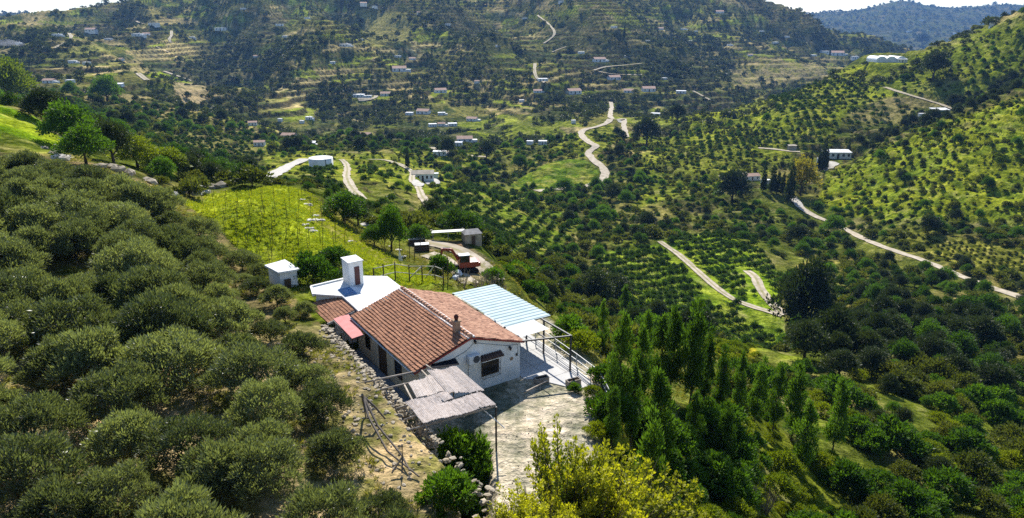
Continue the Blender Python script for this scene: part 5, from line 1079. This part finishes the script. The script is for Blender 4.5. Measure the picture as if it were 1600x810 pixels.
LIM2 = [(1080,500),(1130,520),(1190,550),(1180,590),(1100,560)]
X, Y = region(LIM2, 2.6, .45, 60, 120); keep('lime_shrub', X, Y, rng.uniform(.5, 1.0, len(X))); DONE.append((LIM2, 60, 130))

# between the patio and the row of tall trees, below the carport
MID = [(720,440),(760,425),(800,400),(900,400),(960,470),(1000,540),(950,600),(900,560),(880,495),(800,450)]
X, Y = region(MID, 4.0, .45, 60, 260); ok = notdone(X, Y) & (to_ab(X, Y)[0] < -6) | ((Y > 62) & notdone(X, Y)); ok &= road_clear(X, Y); X, Y = X[ok], Y[ok]; a = rng.random(len(X))
for k_, lo, hi, s0, s1 in [('near_shrub', 0, .3, .7, 1.5), ('scrub', .3, .7, .8, 1.8), ('lime_shrub', .7, .76, .5, 1.1), ('dark', .76, .9, .25, .6)]:
    m = (a >= lo) & (a < hi); keep(k_, X[m], Y[m], rng.uniform(s0, s1, m.sum()))
DONE.append((MID, 55, 270))

# hill sides between 90 and 520 m
NOPE = [(785,296),(800,286),(850,257),(885,247),(912,250),(928,258),(938,270),(930,284),(898,293),(840,298)]
DIG = [(590,415),(640,374),(720,374),(775,405),(790,440),(735,450),(600,450)]
for (y0, y1, s_, dens) in [(98, 260, 3.9, .85), (260, 560, 5.0, .85)]:
    X, Y = jgrid(-.85 * y1, .85 * y1, y0, y1, s_, .45); Z = gsample(GZ, X, Y); px, py = project(X, Y, Z)
    ok = (px > -60) & (px < 1680) & (py < 640); X, Y, px, py = X[ok], Y[ok], px[ok], py[ok]
    nn = fbm(X / 26, Y / 26, 27, 4); bright = inpoly(px, py, [(1300,255),(1400,222),(1480,186),(1600,148),(1700,130),(1700,360),(1500,345),(1380,345),(1270,320)])
    fr_ = gsample(TT, X, Y) % 1.0; tm_ = gsample(tmask, X, Y)
    ok = (rng.random(len(X)) < np.clip((dens + nn * 1.3) * (1 + tm_ * np.where(fr_ > .5, .5, -.45)), .08, 1)) & ~inpoly(px, py, NOPE) & ~inpoly(px, py, DIG)
    ok &= ~(bright & (rng.random(len(X)) < .12)); ok &= ~((Y < 140) & (px < 240) & (py < 300))
    X, Y, px, py, nn = X[ok], Y[ok], px[ok], py[ok], nn[ok]; ok = notdone(X, Y) & road_clear(X, Y); X, Y, nn = X[ok], Y[ok], nn[ok]; ppx, ppy = project(X, Y, gsample(GZ, X, Y)); a = rng.random(len(X)) + nn * .25
    for k_, lo, hi, s0, s1 in [('shrub', -9, .62, .5, 1.35), ('orchard', .62, .80, .8, 1.5), ('broad', .80, .95, .5, 1.0), ('dark', .95, 9, .4, .8)]:
        m = (a >= lo) & (a < hi); q_ = rng.uniform(s0, s1, m.sum()) * (1.0 if y0 < 200 else 1.15); lowp = (ppx[m] > 400) & (ppx[m] < 700) & (ppy[m] < 350) & (Y[m] < 420); rh = (ppx[m] > 1000) & (Y[m] > 230) & (ppy[m] < 360); q_ = q_ * np.where(rh, .72, 1); q_ = np.where(lowp, np.minimum(q_, .9) * (.45 if k_ in ('dark', 'broad') else .7), q_); keep(k_, X[m], Y[m], q_)
# low bushes that roughen the bright slopes
BR = [(1300,255),(1400,222),(1480,186),(1600,148),(1700,130),(1700,360),(1500,345),(1380,345),(1270,320)]
X, Y = region(BR, 2.6, .48, 230, 400); ok = (rng.random(len(X)) < .5 + fbm(X / 12, Y / 12, 55, 3)) & road_clear(X, Y); X, Y = X[ok], Y[ok]; a = rng.random(len(X)); m = a < .72
keep('shrub', X[m], Y[m], rng.uniform(.25, .6, m.sum())); keep('lime_shrub', X[~m], Y[~m], rng.uniform(.35, .8, (~m).sum()))
for pl in ([(1080,170),(1200,145),(1330,104),(1400,95),(1600,38),(1700,60),(1700,130),(1480,120),(1330,170),(1300,215),(1190,220),(1060,240)], [(1000,240),(1060,200),(1190,200),(1250,250),(1150,290),(1050,310),(980,330)]):
    X, Y = region(pl, 3.6, .48, 300, 700); ok = (rng.random(len(X)) < .4 + fbm(X / 16, Y / 16, 56, 3)) & road_clear(X, Y); keep('shrub', X[ok], Y[ok], rng.uniform(.35, .8, ok.sum()))
# hollow behind the near hill on the right
X, Y = region([(1300,235),(1400,200),(1480,160),(1600,118),(1640,140),(1480,185),(1400,216),(1320,250)], 6, .45, 380, 520); ok = road_clear(X, Y); X, Y = X[ok], Y[ok]; keep('dark', X, Y, rng.uniform(.4, .85, len(X)))
# far slopes
for w_ in WOODS:
    X, Y = region(w_, 7.5, .45, 560, 2500); ok = road_clear(X, Y) & (rng.random(len(X)) < .28 + fbm(X / 40, Y / 50, 44, 3) * 1.2); keep('fartree', X[ok], Y[ok], rng.uniform(.7, 1.5, ok.sum()))
for (y0, y1, s_, dens, sm) in [(560, 1050, 7.0, .54, .9), (1050, 1900, 10, .52, 1.1), (3000, 5400, 34, .6, 2.4)]:
    X, Y = jgrid(-.8 * y1, .8 * y1, y0, y1, s_, .48); Z = gsample(GZ, X, Y); px, py = project(X, Y, Z); ok = (px > -40) & (px < 1640); X, Y, Z, px, py = X[ok], Y[ok], Z[ok], px[ok], py[ok]
    nn = fbm(X / 75, Y / 110, 37, 4) + .5 * fbm(X / 25, Y / 30, 38, 3); col_ = np.stack([gsample(CV[..., k_], X, Y) for k_ in range(3)], 1); lum = col_.sum(1)
    fr_ = gsample(TT, X, Y) % 1.0; tm_ = gsample(tmask, X, Y); p_ = np.clip((dens * .85 + nn * 1.7 - np.clip(lum - .30, 0, .4) * 2.0) * (1 + tm_ * np.where(fr_ > .45, .35, -.4)), .03, 1); ok = (rng.random(len(X)) < p_) & visible(X, Y, Z); X, Y, nn = X[ok], Y[ok], nn[ok]
    ok = road_clear(X, Y); X, Y, nn = X[ok], Y[ok], nn[ok]
    a = rng.random(len(X)) - nn * .3; m = a < .68; keep('fartree', X[m], Y[m], rng.uniform(.6, 1.35, m.sum()) * sm); keep('farlight', X[~m], Y[~m], rng.uniform(.5, 1.1, (~m).sum()) * sm)

INFO = {
 'scrub': ('scrub_bush', 'shrub', '', 'olive green scrub bushes on the near slope', ''),
 'grove': ('grove_tree', 'olive tree', 'grey green olive tree in the dense foreground grove left of the farmhouse', 'olive trees of the grove on the left slope', 'more olive trees'),
 'shrub': ('shrub', 'shrub', 'low grey green shrub scattered over the valley slopes', 'grey green shrubs on the slopes', ''),
 'near_shrub': ('leafy_shrub', 'shrub', 'leafy mid green bush on the near slope below the farmhouse', 'leafy green bushes on the near slope', ''),
 'lime_shrub': ('broom_bush', 'bush', 'low yellow green broom bush on the near slope right of the yard', 'yellow green broom bushes', ''),
 'orchard': ('orchard_tree', 'fruit tree', 'small round dark green fruit tree planted in an orchard row', 'fruit trees planted in rows', ''),
 'dark': ('carob_tree', 'tree', 'dense dark evergreen tree in the ravine and on the hillsides', 'dark evergreen trees', ''),
 'broad': ('broadleaf_tree', 'tree', 'rounded mid green tree on the hillside', 'rounded green hillside trees', ''),
 'fartree': ('distant_tree', 'tree', 'small dark bluish tree on the far mountainside', 'dark trees on the far mountainside', ''),
 'farlight': ('distant_bush', 'bush', 'pale olive bush on the far mountain terraces', 'pale bushes on the far terraces', ''),
}
ORD = ['first','second','third','fourth','fifth','sixth','seventh','eighth','ninth','tenth','eleventh','twelfth','thirteenth','fourteenth','fifteenth','sixteenth','seventeenth','eighteenth','nineteenth','twentieth']
MARKS = [(1250,480,'the very dark tall ravine tree'),(1130,430,'the lower orchard'),(1370,385,'the long dirt road on the right'),(1306,250,'the long white villa'),(1215,290,'the cypress row'),(870,272,'the bright valley field'),(955,175,'the top of the valley road'),
  (925,245,'the bends of the valley road'),(660,283,'the bungalow'),(503,255,'the round water reservoir'),(545,280,'the short dirt track right of the reservoir'),(725,420,'the excavator'),(560,380,'the right edge of the yellow field'),(60,210,'the bright grass bank'),(230,270,'the rock outcrop'),
  (300,250,'the striped terraces at upper left'),(870,500,'the outer corner of the carport'),(930,600,'the patio railing'),(1466,180,'the teal shed'),(1385,92,'the plastic greenhouse'),(1500,410,'the small vineyard plot at right'),(1550,620,'the open slope at lower right'),(1180,480,'the forked track ends'),
  (1030,390,'the upper end of the orchard track'),(900,400,'the valley floor'),(780,350,'the slope below the bungalow'),(1550,250,'the yellow green hill at right'),(1150,180,'the ridge left of the greenhouse'),(450,215,'the village houses'),(725,222,'the broad villa on the valley floor'),(1450,780,'the bottom right corner'),
  (1200,760,'the yellow broom'),(1100,560,'the upright trees'),(690,197,'the white terrace of houses'),(850,140,'the houses at the foot of the right mountain'),(1010,205,'the big dark tree by the valley road'),(600,150,'the two long white houses'),(330,140,'the wooded gully at upper left'),(1350,560,'the dark gully')]
def where(px, py):
    d = [(math.hypot((px - a) , (py - b) * 1.5), a, b, t) for a, b, t in MARKS]; r, a, b, t = min(d); dx, dy = px - a, (py - b) * 1.5
    rel = 'beside' if r < 28 else ('left of' if dx < 0 else 'right of') if abs(dx) > abs(dy) else ('above' if dy < 0 else 'below'); return rel + ' ' + t
SHORT = {'scrub': 'olive green scrub bush', 'shrub': 'low grey green shrub', 'near_shrub': 'leafy mid green bush', 'lime_shrub': 'low yellow green broom bush', 'orchard': 'small round dark green fruit tree', 'dark': 'dense dark evergreen tree', 'broad': 'rounded mid green tree', 'fartree': 'small dark distant tree', 'farlight': 'pale olive distant bush'}
def grid_labels(px, py, what, bands, tail):
    """one label for each of a bed of plants: its band counted from the camera, its place in the band"""
    n = len(px); out = [''] * n; o = np.argsort(-py); per = math.ceil(n / bands)
    for k in range(bands):
        g = o[k * per:(k + 1) * per]; g = g[np.argsort(px[g])]
        for j, i in enumerate(g): row = 'the nearest row' if k == 0 else 'the %s row from the front' % ORD[k] if k < bands - 1 else 'the farthest row'; out[i] = f"{what}, {ORD[j]} from the left in {row} {tail}".strip()
    return out
def flush():
    for kind, lst in BUCK.items():
        P = np.concatenate(lst); P = P[~((P[:, 2] == 0) & (P[:, 1] < 60))] if kind != 'grove' else P
        if kind == 'vine':
            mass('vineyard_rows', kind, PROTO['shrub']['crowns'], P[:, :3], P[:, 3]); continue
        nm, cat, lab, grp, _ = INFO[kind]; vis = visible(P[:, 0], P[:, 1], P[:, 2]); d = np.hypot(P[:, 0], P[:, 1]); app = P[:, 3] / d * np.where(vis, 1, .001)
        order = np.argsort(-app); lim = 300; top = order[:lim]; top = top[vis[top]]; rest = np.setdiff1d(order, top)
        print(kind, len(P), 'visible', int(vis.sum()), 'single', len(top))
        TPX, TPY = project(P[top, 0], P[top, 1], P[top, 2] + 1.5)
        labs = grid_labels(TPX, TPY, 'olive tree of the grove', 7, '') if kind == 'grove' else [SHORT[kind] + ' ' + where(a_, b_) for a_, b_ in zip(TPX, TPY)]
        for i, lab in zip(top, labs): plant(kind, nm, P[i, 0], P[i, 1], P[i, 2], P[i, 3], P[i, 3] * rng.uniform(.85, 1.15), lab, cat, grp, parts=(PROTO[kind]['trunk'] is not None and d[i] < 260))
        if kind == 'grove':
            rest = rest[:0] if len(rest) > 0 and vis.sum() <= lim else rest
        if len(rest): mass({'scrub':'near_scrub','shrub':'scrub','orchard':'orchard_foliage','dark':'ravine_woods','broad':'hillside_woods','fartree':'mountain_woods','farlight':'mountain_scrub','near_shrub':'undergrowth','lime_shrub':'broom_scrub','grove':'grove_foliage'}[kind], kind, PROTO[kind]['crowns'], P[rest, :3] - np.array([0, 0, .1]), P[rest, 3])
flush()

# ---------------------------------------------------------------- trees with a place of their own
UP = [(966,648,185,1.25),(998,640,150,1.1),(1030,612,140,1.0),(1047,622,165,.9),(1077,640,190,1.05),(1098,645,150,1.0),(1122,650,120,1.1),(1150,655,118,1.1),(1178,668,120,1.1),(1206,680,125,1.1),
      (1236,690,130,1.1),(1300,712,130,1.1),(985,700,150,1.2),(1020,735,170,1.3),(955,700,110,1.2),(1130,730,110,1.2),(1080,710,110,1.2),
      (1010,560,90,1.1),(940,560,110,1.1),(975,520,90,1.2),(1250,740,120,1.3),(1010,850,210,1.3)]
UPL = {0:'tall bright green tree beside the end of the patio railing',4:'tallest dark trunked upright tree in the row right of the yard',5:'upright tree with a bare forked trunk above the yellow broom'}
UPLAB = grid_labels(np.array([u[0] for u in UP], float), np.array([u[1] for u in UP], float), 'upright tree below the yard', 4, '')
for i, (a, b, h, w) in enumerate(UP):
    plant_px('upright', 'upright_tree', a, b, h * .76, w=w * .50 * rng.uniform(.7, 1.3), label=UPL.get(i) or UPLAB[i], cat='tree', group='upright trees below the yard', mat_=None)
for a, b, h, w, kd, mt, lab in [
  (1250,540,120,.62,'dark',None,'very dark broad tree standing above the ravine right of the lower orchard'),
  (1300,560,70,.8,'dark',None,'dark tree to the right of the tallest ravine tree'),
  (1010,228,42,1.0,'dark',None,'big dark round tree beside the winding valley road'),
  (1143,318,48,1.0,'dark',None,'dark tree just left of the red roofed villa'),
  (1058,190,26,1.0,'dark',None,'dark tree on the ridge left of the low white house'),
  (1457,124,36,1.0,'dark',None,'dark clump of tree on the right ridge beyond the plastic tunnel'),
  (1440,72,16,1.1,'dark',None,'round tree on the skyline of the right ridge'),
  (75,195,46,1.1,'dark',None,'dark tree at the crest beyond the bright grass bank'),
  (112,235,60,1.0,'broad',None,'leafy tree right of the bright grass bank'),
  (135,258,48,1.1,'broad',None,'second leafy tree right of the bright grass bank, nearer the rocks'),
  (178,255,55,1.0,'dark',None,'dark green tree behind the rock outcrop'),
  (150,215,30,1.0,'dark',None,'small dark tree between the crest trees'),
  (18,165,52,1.0,'broad','leaf_lime','yellow green tree at the left edge above the grass bank'),
  (215,262,38,1.3,'broad','leaf_lime','yellow green bush tree behind the rock outcrop'),
  (258,270,34,1.5,'broad','leaf_lime','low yellow green tree left of the terraced field'),
  (305,268,28,1.3,'dark',None,'dark bush between the outcrop and the terraced field'),
  (345,275,24,1.6,'broad',None,'green bush at the upper corner of the yellow field'),
  (168,160,32,1.0,'broad',None,'lone green tree on the tan terrace at upper left'),
  (538,348,46,1.3,'dark','leaf_green','dark rounded tree right of the yellow field'),
  (560,352,36,1.1,'dark',None,'small dark tree behind the yellow field'),
  (612,392,62,.6,'broad',None,'feathery tall tree above the digger yard'),
  (585,385,30,1.0,'broad',None,'round green tree left of the feathery tree'),
  (655,380,26,1.1,'broad',None,'green tree at the bend of the digger track'),
  (490,440,38,.95,'near_shrub',None,'dark green bush between the white hut and the roof tower'),
  (520,415,26,1.2,'near_shrub',None,'green bush at the foot of the yellow field'),
  (760,250,30,.9,'dark',None,'dark tree right of the bungalow'),
  (700,244,28,.9,'dark',None,'dark tree behind the bungalow'),
  (925,480,52,1.0,'broad','leaf_dark','dark bush tree beyond the blue carport'),
  (960,470,40,1.2,'dark',None,'dark tree at the foot of the lower orchard'),
  (770,440,20,1.0,'near_shrub','leaf_green','green bush right of the excavator'),
  (688,432,30,.8,'near_shrub','leaf_green','agave like bush left of the excavator'),
  ]:
    plant_px(kd, 'leafy_shrub' if 'shrub' in kd else 'solitary_tree', a, b, h, w=w, label=lab, cat='bush' if 'shrub' in kd else 'tree', mat_=mt)
plant_px('gold', 'golden_tree', 1250, 306, 50, label='golden yellow tree at the bend of the right hand dirt road', cat='tree')
for i, (a, b, h, lab) in enumerate([(637,263,33,'lone cypress beside the bungalow drive'),(1192,300,40,None),(1206,302,42,None),(1214,303,34,None),(1222,305,34,None),(1232,316,58,'tallest cypress beside the golden tree'),(1265,268,30,None),(1278,266,26,None),(1285,266,48,'cypress standing at the corner of the long white villa'),(1290,264,30,None),(640,355,16,'tiny cypress below the bungalow track'),(975,60,18,'small cypress on the far mountain road'),(1325,240,22,'cypress to the right of the long white villa')]):
    plant_px('cypress', 'cypress', a, b, h, w=1.15 if h > 40 else 1.0, label=lab or 'slim dark cypress in the row between the red roofed villa and the white villa', cat='cypress', group='cypresses' if lab else 'row of cypresses by the villas')

# foreground: yellow tipped shrubs, the bush in the bed beside the pergola, bare twigs
def at_ground(px, py, z): x, y, _ = at_z(px, py, z); return x, y, z
for a, b, h, w, k_, lab in [(880,870,200,.55,0,'tallest yellow tipped shrub at the bottom of the yard'),(955,890,165,.9,1,'broad yellow leaved shrub in the foreground right of the yard'),(1020,900,150,.9,0,'yellow leaved shrub at the bottom edge beside the dark trees'),
      (830,890,125,.8,1,'low yellow green shrub at the bottom of the gravel yard'),(920,900,175,.75,1,'yellow shrub between the tallest and the broad yellow shrub'),(785,905,110,.7,0,'small yellow green shrub beside the black pergola post')]:
    x, y, z = pick(a, b, Ymin=15)[0]; d = math.sqrt(x * x + y * y + (CAMH - z) ** 2); s = h * d / F / .8 / 4.4
    plant('yellow', 'yellow_shrub', x, y, z, s * w * 1.25, s, label=lab, cat='shrub', k=k_)
for a, b, s_, lab in [(722,752,1.05,'leafy green shrub under the front edge of the reed pergola'),(745,770,.8,'green shrub at the foot of the black pergola post'),(700,735,.7,'small green bush in the bed against the stone bank')]:
    x, y, z = at_z(a, b, -1.8); plant('near_shrub', 'leafy_shrub', x, y, z, s_, s_ * 1.35, label=lab, cat='shrub')
for a, b, s_, lab in [(700,790,.8,'low bush at the bottom of the stone bank'),(745,810,.6,'small bush at the bottom edge left of the yellow shrubs')]:
    x, y, z = pick(a, b, Ymin=15)[0]; plant('near_shrub', 'leafy_shrub', x, y, z, s_, label=lab, cat='shrub')
for a, b, s_ in [(898,612,.28),(925,618,.4),(945,650,.6),(940,600,.6),(955,585,.7),(935,680,.5),(905,545,.9),(925,530,1.0),(890,530,.8),(945,555,1.0)]:
    x, y, z = pick(a, b)[0]; plant('lime_shrub' if a % 2 else 'near_shrub', 'patio_bush', x, y, z, s_, label='small bush growing along the outer side of the patio railing', cat='bush', group='bushes along the patio railing')
def bare(name, px, py, h, n, lab, z=None, m=None):
    x, y, z = pick(px, py)[0]; r = random.Random(int(px)); C = []; Q = []; o = 0
    for i in range(n):
        a = r.uniform(0, 6.28); l = h * r.uniform(.5, 1); b = (math.cos(a) * .25, math.sin(a) * .25, -.1); e = (math.cos(a) * l * .45, math.sin(a) * l * .45, l); mid = tuple((b[k] + e[k]) / 2 + r.uniform(-.1, .1) for k in range(3))
        c_, q_ = tube_arrays([b, mid, e], [.035, .02, .006], 4); C.append(c_); Q += [[v + o for v in f] for f in q_]; o += len(c_)
        for j in range(3):
            t = r.uniform(.35, .9); s0 = tuple(b[k] + (e[k] - b[k]) * t for k in range(3)); e2 = tuple(s0[k] + r.uniform(-.5, .5) * h * .35 + (.35 * h * .5 if k == 2 else 0) for k in range(3)); c_, q_ = tube_arrays([s0, tuple((s0[k] + e2[k]) / 2 for k in range(3)), e2], [.018, .012, .004], 4); C.append(c_); Q += [[v + o for v in f] for f in q_]; o += len(c_)
    e = link(name, np_mesh(name, np.concatenate(C), Q, m or twig_m)); e.location = (x, y, z); tag(e, lab, 'dry bush')
for a, b, h, n, lab in [(748,456,1.9,18,'bare pale twiggy bush behind the ridge of the roof'),(768,452,2.4,20,'bare pinkish twigs behind the blue carport'),(722,448,1.8,14,'small leafless bush between the track and the roof'),(780,470,2.0,16,'bare twigs right behind the carport corner'),
       (1160,790,2.2,24,'dry pale bush at the bottom among the broom'),(1195,800,2.0,20,'grey leafless bush at the bottom right of the broom')]: bare('bare_bush', a, b, h, n, lab)

# short grass and dry tufts where the ground shows close by
gt = []
r_ = np.random.default_rng(5)
for i in range(3):
    n = 46; a = r_.uniform(0, 6.28, n); P = np.c_[np.cos(a) * r_.uniform(0, .12, n), np.sin(a) * r_.uniform(0, .12, n), np.zeros(n)]; A = np.c_[np.cos(a) * .6, np.sin(a) * .6, r_.uniform(.5, 1.5, n)]
    co, q_ = quads_from(P, A, .32, .10, i); me = np_mesh('tuft', co, q_, leaf_mat('grass_blades', (.10, .13, .02), (.34, .29, .12), .4) if i == 0 else MATS['grass_blades']); at_ = me.attributes.new('rnd', 'FLOAT', 'POINT'); at_.data.foreach_set('value', r_.uniform(0, 1, len(co)).astype(np.float32)); gt.append(me)
X, Y = jgrid(-60, 22, 20, 95, .55, .5); Z = gsample(GZ, X, Y); px, py = project(X, Y, Z); ok = (px > -60) & (px < 1300) & (py < 880) & (fbm(X / 2.5, Y / 2.5, 77, 3) > -.05)
dyp = poly_dist(X, Y, YARD); a_, b_ = to_ab(X, Y); ok &= (dyp > .4) & ~((a_ > -1) & (a_ < HW + 2.2) & (b_ > -2) & (b_ < 17)) & ~inpoly(px, py, FIELD) & ~(py < 235)
mass('dry_grass', 'tuft', gt, np.c_[X, Y, Z][ok], rng.uniform(.4, 1.0, ok.sum()))
ft = []
for i, me0 in enumerate(gt):
    me = me0.copy(); me.materials[0] = leaf_mat('field_blades', (.17, .23, .02), (.38, .38, .03), .45) if i == 0 else MATS['field_blades']; ft.append(me)
X, Y = jgrid(-50, 0, 58, 112, .62, .5); Z = gsample(GZ, X, Y); px, py = project(X, Y, Z); ok = inpoly(px, py, FIELD) & (fbm(X / 3, Y / 3, 78, 3) > -.35)
mass('field_grass', 'fieldtuft', ft, np.c_[X, Y, Z][ok], rng.uniform(.5, 1.1, ok.sum()))
